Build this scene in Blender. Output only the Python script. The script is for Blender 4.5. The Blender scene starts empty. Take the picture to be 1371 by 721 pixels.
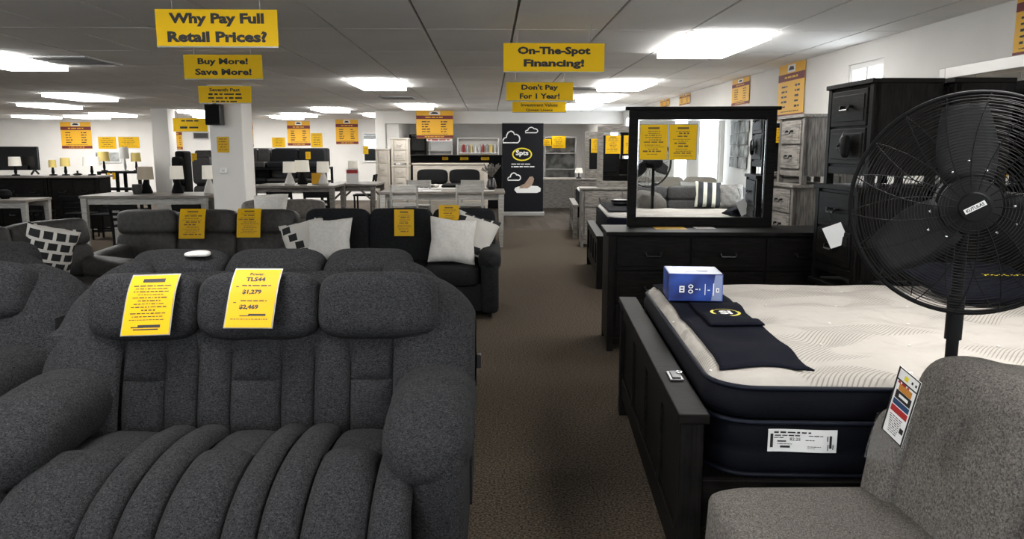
import bpy, bmesh, math, random
from mathutils import Vector, Matrix
random.seed(7)
PI = math.pi
sc = bpy.context.scene
C = sc.collection
# ---------------------------------------------------------------- camera
FPX, CX, CY = 1020.0, 685.5, 360.5
EYE = Vector((0.0, 0.0, 1.6))
PITCH = math.atan(160.5 / FPX)
YAW = math.atan(30.5 / math.hypot(FPX, 160.5))
cam_d = bpy.data.cameras.new('camera'); cam = bpy.data.objects.new('camera', cam_d); C.objects.link(cam)
cam_d.sensor_width = 36.0; cam_d.sensor_fit = 'HORIZONTAL'; cam_d.lens = FPX / 1371.0 * 36.0
cam_d.clip_start = 0.05; cam_d.clip_end = 200
cam.location = EYE; cam.rotation_euler = (PI / 2 - PITCH, 0, -YAW)
sc.camera = cam
CAMR = cam.rotation_euler.to_matrix()
def ray(px, py): return CAMR @ Vector(((px - CX) / FPX, (CY - py) / FPX, -1.0))
def P(px, py, Y):
    d = ray(px, py); return EYE + d * (Y / d.y)
def F(px, py, z=0.0):
    d = ray(px, py); return EYE + d * ((z - EYE.z) / d.z)
def XW(px, py, X):
    d = ray(px, py); return EYE + d * (X / d.x)
# ---------------------------------------------------------------- world, exposure
w = bpy.data.worlds.new('world'); sc.world = w; w.use_nodes = True
w.node_tree.nodes['Background'].inputs[0].default_value = (0.88, 0.945, 1.0, 1)
w.node_tree.nodes['Background'].inputs[1].default_value = 3.6
vs = sc.view_settings
vs.view_transform = 'Standard'; vs.look = 'None'; vs.gamma = 1.0; vs.use_curve_mapping = False
vs.exposure = 0.92
PANEL_STRENGTH = 9.0
# ---------------------------------------------------------------- materials
M = {}
def mat(name, col, rough=0.6, metal=0.0, spec=0.5, emit=None, es=1.0):
    m = bpy.data.materials.new(name); m.use_nodes = True
    b = m.node_tree.nodes['Principled BSDF']
    b.inputs['Base Color'].default_value = (*col, 1); b.inputs['Roughness'].default_value = rough
    b.inputs['Metallic'].default_value = metal; b.inputs['Specular IOR Level'].default_value = spec
    if emit:
        b.inputs['Emission Color'].default_value = (*emit, 1); b.inputs['Emission Strength'].default_value = es
    M[name] = m; return m
def nd(m, t, **kw):
    n = m.node_tree.nodes.new(t)
    for k, v in kw.items(): setattr(n, k, v)
    return n
def lk(m, a, b): m.node_tree.links.new(a, b)
def coords(m, scale=(1, 1, 1), rot=(0, 0, 0), kind='Object'):
    tc = nd(m, 'ShaderNodeTexCoord'); mp = nd(m, 'ShaderNodeMapping')
    mp.inputs['Scale'].default_value = scale; mp.inputs['Rotation'].default_value = rot
    lk(m, tc.outputs[kind], mp.inputs['Vector']); return mp.outputs['Vector']
def noisy(name, c1, c2, scale=40, rough=0.8, bump=0.2, vscale=(1, 1, 1), detail=4, p0=0.35, p1=0.65, dist=0.004, spec=0.4, metal=0.0, s2=None, ndist=0.0):
    m = mat(name, c1, rough, metal, spec); b = m.node_tree.nodes['Principled BSDF']
    v = coords(m, vscale)
    n = nd(m, 'ShaderNodeTexNoise'); n.inputs['Scale'].default_value = scale; n.inputs['Detail'].default_value = detail
    n.inputs['Distortion'].default_value = ndist
    lk(m, v, n.inputs['Vector'])
    r = nd(m, 'ShaderNodeValToRGB'); r.color_ramp.elements[0].position = p0; r.color_ramp.elements[1].position = p1
    r.color_ramp.elements[0].color = (*c1, 1); r.color_ramp.elements[1].color = (*c2, 1)
    lk(m, n.outputs['Fac'], r.inputs['Fac']); lk(m, r.outputs['Color'], b.inputs['Base Color'])
    h = n.outputs['Fac']
    if s2:
        n2 = nd(m, 'ShaderNodeTexNoise'); n2.inputs['Scale'].default_value = s2; n2.inputs['Detail'].default_value = 2
        lk(m, v, n2.inputs['Vector'])
        a = nd(m, 'ShaderNodeMath', operation='MULTIPLY_ADD'); a.inputs[1].default_value = 2.5
        lk(m, n2.outputs['Fac'], a.inputs[0]); lk(m, h, a.inputs[2]); h = a.outputs[0]
    if bump:
        bp = nd(m, 'ShaderNodeBump'); bp.inputs['Strength'].default_value = bump; bp.inputs['Distance'].default_value = dist
        lk(m, h, bp.inputs['Height']); lk(m, bp.outputs['Normal'], b.inputs['Normal'])
    return m
noisy('fabric_charcoal', (0.0085, 0.0085, 0.0095), (0.052, 0.052, 0.056), scale=150, rough=0.95, bump=0.5, detail=3, vscale=(1, 1, 1.7), p0=0.38, p1=0.72, spec=0.15, s2=14, ndist=1.2)
noisy('fabric_smooth', (0.008, 0.0085, 0.010), (0.015, 0.016, 0.0182), scale=60, rough=0.9, bump=0.25, spec=0.2, s2=9)
noisy('fabric_grey', (0.066, 0.060, 0.055), (0.215, 0.197, 0.18), scale=150, rough=0.95, bump=0.5, detail=3, vscale=(1.6, 1, 1), p0=0.36, p1=0.7, spec=0.15, s2=12, ndist=1.0)
noisy('leather', (0.026, 0.0248, 0.0242), (0.044, 0.042, 0.041), scale=30, rough=0.55, bump=0.3, spec=0.4, s2=6)
noisy('leather_light', (0.11, 0.10, 0.09), (0.17, 0.155, 0.14), scale=30, rough=0.5, bump=0.3, spec=0.4, s2=6)
noisy('dark_wood', (0.0035, 0.0032, 0.003), (0.0105, 0.0095, 0.009), scale=9, rough=0.5, bump=0.15, vscale=(1, 9, 9), spec=0.06, detail=6)
noisy('dark_wood_upright', (0.0035, 0.0032, 0.003), (0.0105, 0.0095, 0.009), scale=9, rough=0.5, bump=0.15, vscale=(9, 9, 1), spec=0.06, detail=6)
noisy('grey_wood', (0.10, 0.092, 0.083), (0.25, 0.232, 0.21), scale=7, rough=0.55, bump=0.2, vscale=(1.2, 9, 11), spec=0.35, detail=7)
noisy('grey_wood_upright', (0.07, 0.064, 0.058), (0.19, 0.176, 0.16), scale=7, rough=0.55, bump=0.2, vscale=(11, 11, 1.2), spec=0.35, detail=7)  # upright grain; shade on the cabinet sides put into the darker colour
noisy('white_wood', (0.30, 0.29, 0.27), (0.44, 0.43, 0.40), scale=7, rough=0.55, bump=0.15, vscale=(1.2, 9, 9), detail=6)
noisy('brown_top', (0.13, 0.115, 0.10), (0.24, 0.215, 0.19), scale=7, rough=0.45, bump=0.1, vscale=(1, 10, 9), detail=6)
noisy('cream', (0.50, 0.45, 0.385), (0.60, 0.55, 0.48), scale=6, rough=0.5, bump=0.05, vscale=(1, 8, 8))
noisy('carpet', (0.022, 0.0172, 0.0122), (0.15, 0.122, 0.094), scale=95, rough=1.0, bump=0.7, detail=3, p0=0.33, p1=0.72, dist=0.006, spec=0.05, s2=1.3)
noisy('ceiling_tile_paint', (0.84, 0.83, 0.815), (0.90, 0.89, 0.875), scale=1.1, rough=0.9, bump=0.0, detail=4)
mat('ceiling_grid', (0.22, 0.215, 0.21), 0.7)
noisy('wall_paint', (0.72, 0.70, 0.67), (0.76, 0.74, 0.71), scale=2, rough=0.85, bump=0.03)
mat('white_trim', (0.78, 0.77, 0.75), 0.5)
mat('yellow', (0.86, 0.53, 0.004), 0.6, spec=0.2)
mat('tag_yellow', (0.66, 0.385, 0.002), 0.5, spec=0.2)
mat('banner_orange', (0.80, 0.42, 0.01), 0.55)
mat('maroon', (0.16, 0.018, 0.022), 0.6)
mat('print_black', (0.012, 0.011, 0.01), 0.6)
mat('print_brown', (0.16, 0.09, 0.01), 0.6)
mat('print_red', (0.38, 0.02, 0.02), 0.6)
mat('print_orange', (0.5, 0.2, 0.03), 0.6)
mat('print_blue', (0.015, 0.05, 0.13), 0.6)
mat('paper', (0.78, 0.78, 0.77), 0.6)
mat('clear_sleeve', (0.30, 0.30, 0.28), 0.25)
mat('black_plastic', (0.012, 0.012, 0.013), 0.35)
mat('fan_black', (0.004, 0.004, 0.0043), 0.6, spec=0.15)
mat('fan_blade', (0.012, 0.012, 0.0125), 0.5, spec=0.2)
mat('cage_wire', (0.008, 0.008, 0.0085), 0.45, spec=0.3)
mat('matte_black', (0.006, 0.006, 0.0065), 0.8, spec=0.12)
mat('dark_metal', (0.02, 0.02, 0.021), 0.35, 0.8)
mat('chrome', (0.75, 0.75, 0.76), 0.2, 1.0)
mat('steel_wire', (0.35, 0.35, 0.36), 0.35, 1.0)
mat('mirror_glass', (0.86, 0.88, 0.88), 0.0, 1.0)
mat('mirror_bevel', (0.9, 0.92, 0.92), 0.06, 1.0)
mat('silver_frame', (0.42, 0.41, 0.40), 0.4, 0.5)
noisy('navy_cloth', (0.003, 0.0036, 0.0075), (0.006, 0.007, 0.0135), scale=200, rough=0.9, bump=0.2, spec=0.1)
noisy('mattress_side', (0.0018, 0.0022, 0.0042), (0.004, 0.0045, 0.008), scale=60, rough=0.75, bump=0.3, vscale=(1, 1, 6), spec=0.12)
mat('mattress_piping', (0.006, 0.008, 0.016), 0.55, spec=0.2)
mat('banner_black', (0.004, 0.0045, 0.007), 0.6, spec=0.2)
mat('yellow_mark', (0.75, 0.62, 0.02), 0.5)
noisy('white_cloth', (0.62, 0.605, 0.575), (0.70, 0.685, 0.655), scale=40, rough=0.95, bump=0.2, spec=0.1, s2=5)
mat('lamp_shade', (0.82, 0.79, 0.72), 0.8, emit=(1, 0.92, 0.75), es=0.1)
mat('lamp_shade_beige', (0.55, 0.47, 0.36), 0.8)
mat('lamp_shade_yellow', (0.80, 0.62, 0.20), 0.8)
mat('ceramic', (0.6, 0.58, 0.55), 0.25)
mat('tv_screen', (0.004, 0.004, 0.005), 0.12)
mat('panel_light', (0.9, 0.9, 0.9), 0.5, emit=(1.0, 0.985, 0.955), es=PANEL_STRENGTH)
mat('cardboard_white', (0.6, 0.6, 0.58), 0.6)
noisy('stone_wall', (0.16, 0.165, 0.16), (0.42, 0.43, 0.42), scale=5, rough=0.85, bump=0.3, detail=1)
noisy('fabric_beige', (0.36, 0.33, 0.28), (0.50, 0.46, 0.40), scale=80, rough=0.95, bump=0.3, spec=0.1)
noisy('tan_skin', (0.30, 0.21, 0.16), (0.38, 0.27, 0.20), scale=12, rough=0.7, bump=0.0)
# wood-look plank floor
def plank_floor():
    m = mat('plank_floor', (0.2, 0.17, 0.14), 0.7, spec=0.08); b = m.node_tree.nodes['Principled BSDF']
    v = coords(m, (1, 1, 1), (0, 0, PI / 2))
    br = nd(m, 'ShaderNodeTexBrick'); br.inputs['Scale'].default_value = 1.0
    br.inputs['Brick Width'].default_value = 1.2; br.inputs['Row Height'].default_value = 0.18; br.inputs['Mortar Size'].default_value = 0.004
    br.inputs['Color1'].default_value = (0.045, 0.037, 0.030, 1); br.inputs['Color2'].default_value = (0.085, 0.07, 0.057, 1); br.inputs['Mortar'].default_value = (0.05, 0.04, 0.03, 1)
    lk(m, v, br.inputs['Vector']); lk(m, br.outputs['Color'], b.inputs['Base Color'])
plank_floor()
# mattress quilt: cream-white ticking with swooshes of fine grey lines
def quilt():
    m = mat('mattress_quilt', (0.72, 0.69, 0.645), 0.8, spec=0.25); b = m.node_tree.nodes['Principled BSDF']
    v = coords(m)
    wv = nd(m, 'ShaderNodeTexWave'); wv.inputs['Scale'].default_value = 20; wv.inputs['Distortion'].default_value = 5.0; wv.inputs['Detail'].default_value = 0
    wv.inputs['Detail Scale'].default_value = 0.25
    v2 = coords(m, (1, 1.3, 1), (0, 0, 0.6)); lk(m, v2, wv.inputs['Vector'])
    ns = nd(m, 'ShaderNodeTexNoise'); ns.inputs['Scale'].default_value = 1.9; ns.inputs['Detail'].default_value = 0.3
    v3 = coords(m, (1, 2.6, 1), (0, 0, 0.35)); lk(m, v3, ns.inputs['Vector'])
    r1 = nd(m, 'ShaderNodeValToRGB'); r1.color_ramp.elements[0].position = 0.70; r1.color_ramp.elements[1].position = 0.84
    lk(m, wv.outputs['Fac'], r1.inputs['Fac'])
    r2 = nd(m, 'ShaderNodeValToRGB'); r2.color_ramp.elements[0].position = 0.535; r2.color_ramp.elements[1].position = 0.57
    lk(m, ns.outputs['Fac'], r2.inputs['Fac'])
    mu = nd(m, 'ShaderNodeMath', operation='MULTIPLY'); lk(m, r1.outputs['Color'], mu.inputs[0]); lk(m, r2.outputs['Color'], mu.inputs[1])
    mx = nd(m, 'ShaderNodeMix', data_type='RGBA'); mx.inputs['A'].default_value = (0.43, 0.40, 0.365, 1); mx.inputs['B'].default_value = (0.25, 0.23, 0.20, 1)
    lk(m, mu.outputs[0], mx.inputs['Factor']); lk(m, mx.outputs['Result'], b.inputs['Base Color'])
    bn = nd(m, 'ShaderNodeTexNoise'); bn.inputs['Scale'].default_value = 9; lk(m, v, bn.inputs['Vector'])
    bp = nd(m, 'ShaderNodeBump'); bp.inputs['Strength'].default_value = 0.6; bp.inputs['Distance'].default_value = 0.04
    lk(m, bn.outputs['Fac'], bp.inputs['Height']); lk(m, bp.outputs['Normal'], b.inputs['Normal'])
quilt()
def checks(name, c1, c2, scale, mortar=None, ms=0.02, rot=0.0, brick=True, freq=2):
    m = mat(name, c1, 0.95, spec=0.1); b = m.node_tree.nodes['Principled BSDF']
    v = coords(m, (1, 1, 1), (0, 0, rot))
    br = nd(m, 'ShaderNodeTexBrick'); br.inputs['Scale'].default_value = scale; br.inputs['Mortar Size'].default_value = ms
    br.offset = 0.5; br.inputs['Brick Width'].default_value = 0.55; br.inputs['Row Height'].default_value = 0.5
    br.inputs['Bias'].default_value = 0.0
    br.inputs['Color1'].default_value = (*c1, 1); br.inputs['Color2'].default_value = (*c2, 1); br.inputs['Mortar'].default_value = (*(mortar or c1), 1)
    lk(m, v, br.inputs['Vector'])
    r = nd(m, 'ShaderNodeValToRGB'); r.color_ramp.interpolation = 'CONSTANT'
    r.color_ramp.elements[0].color = (0.03, 0.03, 0.032, 1); r.color_ramp.elements[1].position = 0.38; r.color_ramp.elements[1].color = (0.62, 0.60, 0.56, 1)
    lk(m, br.outputs['Color'], r.inputs['Fac']); lk(m, r.outputs['Color'], b.inputs['Base Color'])
checks('block_cloth', (0.7, 0.7, 0.7), (0.0, 0.0, 0.0), 5.6, (0.8, 0.8, 0.8), 0.05)
checks('trellis_cloth', (0.2, 0.2, 0.2), (0.05, 0.05, 0.05), 6, (0.9, 0.9, 0.9), 0.075)
# ---------------------------------------------------------------- mesh helpers
def BM(): return bmesh.new()
def xf(bm, vs, mtx):
    if mtx is not None: bmesh.ops.transform(bm, matrix=mtx, verts=vs)
def box(bm, c, s, bev=0.0, seg=2, mtx=None):
    r = bmesh.ops.create_cube(bm, size=1.0); vs = r['verts']
    bmesh.ops.scale(bm, vec=s, verts=vs); bmesh.ops.translate(bm, vec=c, verts=vs)
    if mtx is not None: bmesh.ops.transform(bm, matrix=mtx, verts=vs)
    if bev > 0:
        es = set(e for v in vs for e in v.link_edges)
        bmesh.ops.bevel(bm, geom=list(es), offset=bev, segments=seg, affect='EDGES', profile=0.5)
    return bm
def b0(bm, x0, x1, y0, y1, z0, z1, bev=0.0, seg=2):
    return box(bm, ((x0 + x1) / 2, (y0 + y1) / 2, (z0 + z1) / 2), (x1 - x0, y1 - y0, z1 - z0), bev, seg)
def grid(bm, nu, nv, fn, cu=False, cv=False):
    vv = [[bm.verts.new(fn(i / (nu if cu else nu - 1), j / (nv if cv else nv - 1))) for j in range(nv)] for i in range(nu)]
    for i in range(nu if cu else nu - 1):
        for j in range(nv if cv else nv - 1):
            q = [vv[i][j], vv[(i + 1) % nu][j], vv[(i + 1) % nu][(j + 1) % nv], vv[i][(j + 1) % nv]]
            if len(set(q)) == 4: bm.faces.new(q)
    return vv
def loft(bm, rings, caps=True):
    vv = [[bm.verts.new(p) for p in r] for r in rings]; n = len(rings[0])
    for a, b in zip(vv[:-1], vv[1:]):
        for j in range(n): bm.faces.new((a[j], a[(j + 1) % n], b[(j + 1) % n], b[j]))
    if caps:
        bm.faces.new(list(reversed(vv[0]))); bm.faces.new(vv[-1])
def lathe(bm, prof, c=(0, 0, 0), n=20):
    c = Vector(c)
    loft(bm, [[c + Vector((r * math.cos(2 * PI * k / n), r * math.sin(2 * PI * k / n), z)) for k in range(n)] for r, z in prof])
def tube(bm, pts, r, n=6, closed=False):
    pts = [Vector(p) for p in pts]; N = len(pts); rings = []
    up = Vector((0, 0, 1)); prev = None
    for i, p in enumerate(pts):
        if closed: t = pts[(i + 1) % N] - pts[i - 1]
        else: t = pts[min(i + 1, N - 1)] - pts[max(i - 1, 0)]
        t.normalize()
        if prev is None:
            a = t.cross(up)
            if a.length < 1e-3: a = t.cross(Vector((1, 0, 0)))
        else: a = prev - t * prev.dot(t)
        a.normalize(); prev = a; b = t.cross(a)
        rr = r[i] if isinstance(r, (list, tuple)) else r
        rings.append([p + a * (rr * math.cos(2 * PI * k / n)) + b * (rr * math.sin(2 * PI * k / n)) for k in range(n)])
    if closed:
        vv = [[bm.verts.new(p) for p in q] for q in rings]
        for i in range(N):
            a, b = vv[i], vv[(i + 1) % N]
            for j in range(n): bm.faces.new((a[j], a[(j + 1) % n], b[(j + 1) % n], b[j]))
    else: loft(bm, rings)
def spow(v, e): return math.copysign(abs(v) ** e, v)
def sell(bm, c, s, e1=0.5, e2=0.5, nu=20, nv=12, mtx=None, fn=None, wr=0.0, seed=0):
    """soft cushion: superellipsoid, half sizes s"""
    c = Vector(c); ring = []
    for j in range(1, nv):
        ph = -PI / 2 + PI * j / nv
        r = []
        for i in range(nu):
            th = 2 * PI * i / nu
            p = Vector((s[0] * spow(math.cos(ph), e1) * spow(math.cos(th), e2), s[1] * spow(math.cos(ph), e1) * spow(math.sin(th), e2), s[2] * spow(math.sin(ph), e1)))
            if wr:
                k = 1 + wr * (math.sin(p.x * 23 + seed) * math.sin(p.z * 19 + seed * 2) + 0.6 * math.sin(p.x * 47 + p.z * 31 + p.y * 29 + seed))
                p = p * k
            if fn: p = fn(p)
            if mtx is not None: p = mtx @ p
            r.append(c + p)
        ring.append(r)
    vv = [[bm.verts.new(p) for p in q] for q in ring]
    for a, b in zip(vv[:-1], vv[1:]):
        for i in range(nu): bm.faces.new((a[i], a[(i + 1) % nu], b[(i + 1) % nu], b[i]))
    for q, sgn, rv in ((vv[0], -1, True), (vv[-1], 1, False)):
        p = Vector((0, 0, s[2] * sgn))
        if fn: p = fn(p)
        if mtx is not None: p = mtx @ p
        v = bm.verts.new(c + p)
        for i in range(nu):
            f = (q[i], q[(i + 1) % nu], v); bm.faces.new(tuple(reversed(f)) if rv else f)
def prism(bm, poly, y0, y1):
    """poly in x,z extruded along y"""
    loft(bm, [[(x, y0, z) for x, z in poly], [(x, y1, z) for x, z in poly]])
def mesh(name, bm, m, smooth=None):
    bmesh.ops.recalc_face_normals(bm, faces=bm.faces)
    me = bpy.data.meshes.new(name); bm.to_mesh(me); bm.free()
    me.materials.append(M[m] if isinstance(m, str) else m)
    if smooth:
        for p in me.polygons: p.use_smooth = True
        if smooth != 1:
            me.set_sharp_from_angle(angle=math.radians(smooth))
    return me
def obj(name, bm, m, parent=None, smooth=None):
    me = bm if isinstance(bm, bpy.types.Mesh) else mesh(name, bm, m, smooth)
    o = bpy.data.objects.new(name, me); C.objects.link(o)
    if parent is not None: o.parent = parent
    return o
def tag(o, label, cat, group=None):
    o['label'] = label; o['category'] = cat
    if group: o['group'] = group
    return o
def thing(name, label, cat, loc=(0, 0, 0), rz=0.0, group=None):
    o = bpy.data.objects.new(name, None); C.objects.link(o); o.empty_display_size = 0.1
    o.location = loc; o.rotation_euler = (0, 0, rz); return tag(o, label, cat, group)
def struct(name, bm, m, smooth=None):
    o = obj(name, bm, m, None, smooth); o['kind'] = 'structure'; return o
def dup(root, loc, rz, label, group=None, scale=None):
    r = root.copy(); C.objects.link(r); r.location = loc; r.rotation_euler = (0, 0, rz); r['label'] = label
    if group: r['group'] = group
    if scale: r.scale = scale
    for ch in list(root.children):
        c = ch.copy(); C.objects.link(c); c.parent = r
        for g in ch.children:
            d = g.copy(); C.objects.link(d); d.parent = c
    return r
# lettering -----------------------------------------------------------
_tx = {}
def glyphs(s, bold=0.0):
    k = (s, bold)
    if k not in _tx:
        cu = bpy.data.curves.new('lettering', 'FONT'); cu.body = s; cu.size = 1.0; cu.offset = bold; cu.resolution_u = 2
        cu.fill_mode = 'FRONT'
        o = bpy.data.objects.new('lettering', cu); C.objects.link(o)
        dg = bpy.context.evaluated_depsgraph_get(); me = bpy.data.meshes.new_from_object(o.evaluated_get(dg))
        vs_ = [v.co.copy() for v in me.vertices]; fs = [tuple(p.vertices) for p in me.polygons]
        C.objects.unlink(o); bpy.data.objects.remove(o); bpy.data.meshes.remove(me)
        _tx[k] = (vs_, fs)
    return _tx[k]
def print_mesh(items, z, bend=None):
    """items: ('t', text, cx, cy, width, height, bold) / ('b', cx, cy, w, h) / ('p', [(x,y)..])"""
    V, Fc = [], []
    def add(pts, fs):
        o = len(V); V.extend(pts); Fc.extend(tuple(i + o for i in f) for f in fs)
    for it in items:
        if it[0] == 't':
            vs_, fs = glyphs(it[1], it[6] if len(it) > 6 else 0.0)
            x0 = min(v.x for v in vs_); x1 = max(v.x for v in vs_); y0 = min(v.y for v in vs_); y1 = max(v.y for v in vs_)
            sx = it[4] / (x1 - x0); sy = it[5] / (y1 - y0) if it[5] else sx
            add([((v.x - (x0 + x1) / 2) * sx + it[2], (v.y - (y0 + y1) / 2) * sy + it[3], 0) for v in vs_], fs)
        elif it[0] == 'b':
            _, cx, cy, bw, bh = it
            add([(cx - bw / 2, cy - bh / 2, 0), (cx + bw / 2, cy - bh / 2, 0), (cx + bw / 2, cy + bh / 2, 0), (cx - bw / 2, cy + bh / 2, 0)], [(0, 1, 2, 3)])
        elif it[0] == 'p':
            add([(x, y, 0) for x, y in it[1]], [tuple(range(len(it[1])))])
        elif it[0] == 'l':   # poly line band: points, width, closed
            pts = [Vector((x, y)) for x, y in it[1]]; n = len(pts); cl = it[3]; L = []
            for i in range(n):
                t = (pts[(i + 1) % n] - pts[i - 1]) if cl else (pts[min(i + 1, n - 1)] - pts[max(i - 1, 0)])
                t.normalize(); nn = Vector((-t.y, t.x)) * (it[2] / 2)
                L += [(*(pts[i] + nn), 0), (*(pts[i] - nn), 0)]
            fs = [(2 * i, 2 * i + 1, 2 * ((i + 1) % n) + 1, 2 * ((i + 1) % n)) for i in range(n if cl else n - 1)]
            add(L, fs)
    V = [(x, y, z + (bend(x, y) if bend else 0)) for x, y, _ in V]
    me = bpy.data.meshes.new('print'); me.from_pydata(V, [], Fc); return me
def printed(name, parent, items, m, z=0.002, bend=None):
    me = print_mesh(items, z, bend); me.materials.append(M[m])
    o = bpy.data.objects.new(name, me); C.objects.link(o); o.parent = parent; o['kind'] = 'stuff'; return o
def frame(o, org, R, U):
    R = Vector(R).normalized(); U = Vector(U); U = (U - R * U.dot(R)).normalized(); N = R.cross(U)
    mt = Matrix.Identity(4)
    for i in range(3): mt[i][0], mt[i][1], mt[i][2], mt[i][3] = R[i], U[i], N[i], org[i]
    o.matrix_world = mt
def sheet(name, w_, h_, m, bend=None, th=0.0015, nx=2, ny=2):
    if bend: nx, ny = 6, 10
    bm = BM()
    def fn(z):
        return lambda u, v: Vector(((u - .5) * w_, (v - .5) * h_, z + (bend((u - .5) * w_, (v - .5) * h_) if bend else 0)))
    a = grid(bm, nx, ny, fn(0.0)); b = grid(bm, nx, ny, fn(th))
    for i in range(nx - 1):
        bm.faces.new((a[i][0], a[i + 1][0], b[i + 1][0], b[i][0])); bm.faces.new((a[i][-1], a[i + 1][-1], b[i + 1][-1], b[i][-1]))
    for j in range(ny - 1):
        bm.faces.new((a[0][j], a[0][j + 1], b[0][j + 1], b[0][j])); bm.faces.new((a[-1][j], a[-1][j + 1], b[-1][j + 1], b[-1][j]))
    return mesh(name, bm, m)
def words(cx, cy, width, h, rnd):
    """one line of unreadable small print: word-like dashes"""
    out = []; x = cx - width / 2
    while x < cx + width / 2 - h:
        ww = min(rnd.uniform(1.2, 4.5) * h, cx + width / 2 - x)
        out.append(('b', x + ww / 2, cy, ww, h * rnd.uniform(0.6, 0.9))); x += ww + h * 0.7
    return out
# ================================================================ the room
CEIL, WR, WL, YB, YF = 2.55, 3.38, -17.0, -5.0, 28.0
bm = BM(); b0(bm, WL - .2, WR + .2, YB - .2, 15.25, -.12, 0); struct('floor', bm, 'carpet')
bm = BM(); b0(bm, WL - .2, WR + .2, 15.25, YF + .2, -.12, -.002); struct('floor_planks', bm, 'plank_floor')
def wall_holes(name, axis, pos, th, a0, a1, z0, z1, holes, m='wall_paint'):
    """upright wall slab with rectangular openings; axis 'x': plane at x=pos running in y"""
    bm = BM(); cuts = sorted(holes)
    def put(p, q, zz0, zz1):
        if q - p < 1e-4 or zz1 - zz0 < 1e-4: return
        if axis == 'x': b0(bm, pos, pos + th, p, q, zz0, zz1)
        else: b0(bm, p, q, pos, pos + th, zz0, zz1)
    cur = a0
    for h0, h1, hz0, hz1 in cuts:
        put(cur, h0, z0, z1); put(h0, h1, z0, hz0); put(h0, h1, hz1, z1); cur = h1
    put(cur, a1, z0, z1)
    return struct(name, bm, m)
side_holes = [(-.55, .75, .3, 2.42), (6.62, 7.28, 1.55, 2.38), (17.2, 19.2, 1.3, 2.42)]
wall_holes('wall_right', 'x', WR, .15, YB - .1, YF, 0, CEIL + .1, side_holes)
back_holes = [(-15.5, -13.2, .4, 2.35), (-12.6, -10.3, .4, 2.35), (-9.7, -7.4, .4, 2.35), (-6.8, -4.5, .4, 2.35), (-3.9, -1.6, .4, 2.35), (-1.0, .55, .4, 2.35), (1.1, 1.5, .35, 2.42), (2.25, 2.62, .35, 2.42), (2.8, 3.3, .35, 2.42)]
wall_holes('wall_back', 'y', YB - .15, .15, WL, WR + .1, 0, CEIL + .1, back_holes)
bm = BM(); b0(bm, WL - .15, WL, YB, YF, 0, CEIL + .1); struct('wall_left', bm, 'wall_paint')
bm = BM(); b0(bm, WL, -3.0, 24.5, 24.65, 0, CEIL + .1); struct('wall_far', bm, 'wall_paint')
bm = BM(); b0(bm, -3.0, WR, YF, YF + .15, 0, CEIL + .1); struct('wall_end', bm, 'wall_paint')
bm = BM(); b0(bm, -3.0, -2.85, 24.5, YF, 0, CEIL + .1); struct('wall_jog', bm, 'wall_paint')
bm = BM(); b0(bm, -2.62, WR, 19.5, 19.8, 2.24, CEIL + .01); struct('trim_1', bm, 'wall_paint')     # soffit beam
bm = BM(); b0(bm, -2.85, -2.6, 19.5, 19.8, 0, CEIL + .01, .01); struct('trim_2', bm, 'wall_paint')  # post below the beam's end
bm = BM(); b0(bm, WR - .02, WR, YB, 24, 0, .10); struct('baseboard_right', bm, 'white_trim')
# windows
def window(n, axis, pos, a0, a1, z0, z1, mull=1, mid=True):
    t = bpy.data.objects.new(f'window_{n}', None); C.objects.link(t); t['kind'] = 'structure'
    def bar(p, q, zz0, zz1, nm):
        bm = BM()
        if axis == 'x': b0(bm, pos + .02, pos + .09, p, q, zz0, zz1, .004)
        else: b0(bm, p, q, pos + .02, pos + .09, zz0, zz1, .004)
        obj(nm, bm, 'white_trim', t)
    bar(a0, a1, z0, z0 + .05, 'window_sill'); bar(a0, a1, z1 - .05, z1, 'window_head')
    bar(a0, a0 + .05, z0 + .05, z1 - .05, 'window_jamb'); bar(a1 - .05, a1, z0 + .05, z1 - .05, 'window_jamb')
    for k in range(1, mull + 1):
        c = a0 + (a1 - a0) * k / (mull + 1); bar(c - .02, c + .02, z0 + .05, z1 - .05, 'mullion')
    if mid: bar(a0 + .05, a1 - .05, (z0 + z1) / 2 - .02, (z0 + z1) / 2 + .02, 'glazing_bar')
    return t
window(1, 'x', WR, *side_holes[1], mull=1, mid=False)
window(2, 'x', WR, *side_holes[2], mull=2)
window(20, 'x', WR, *side_holes[0], mull=0, mid=False)
for k, h in enumerate(back_holes): window(3 + k, 'y', YB - .15, *h, mull=2 if h[1] - h[0] > 1 else 0, mid=False)
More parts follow.
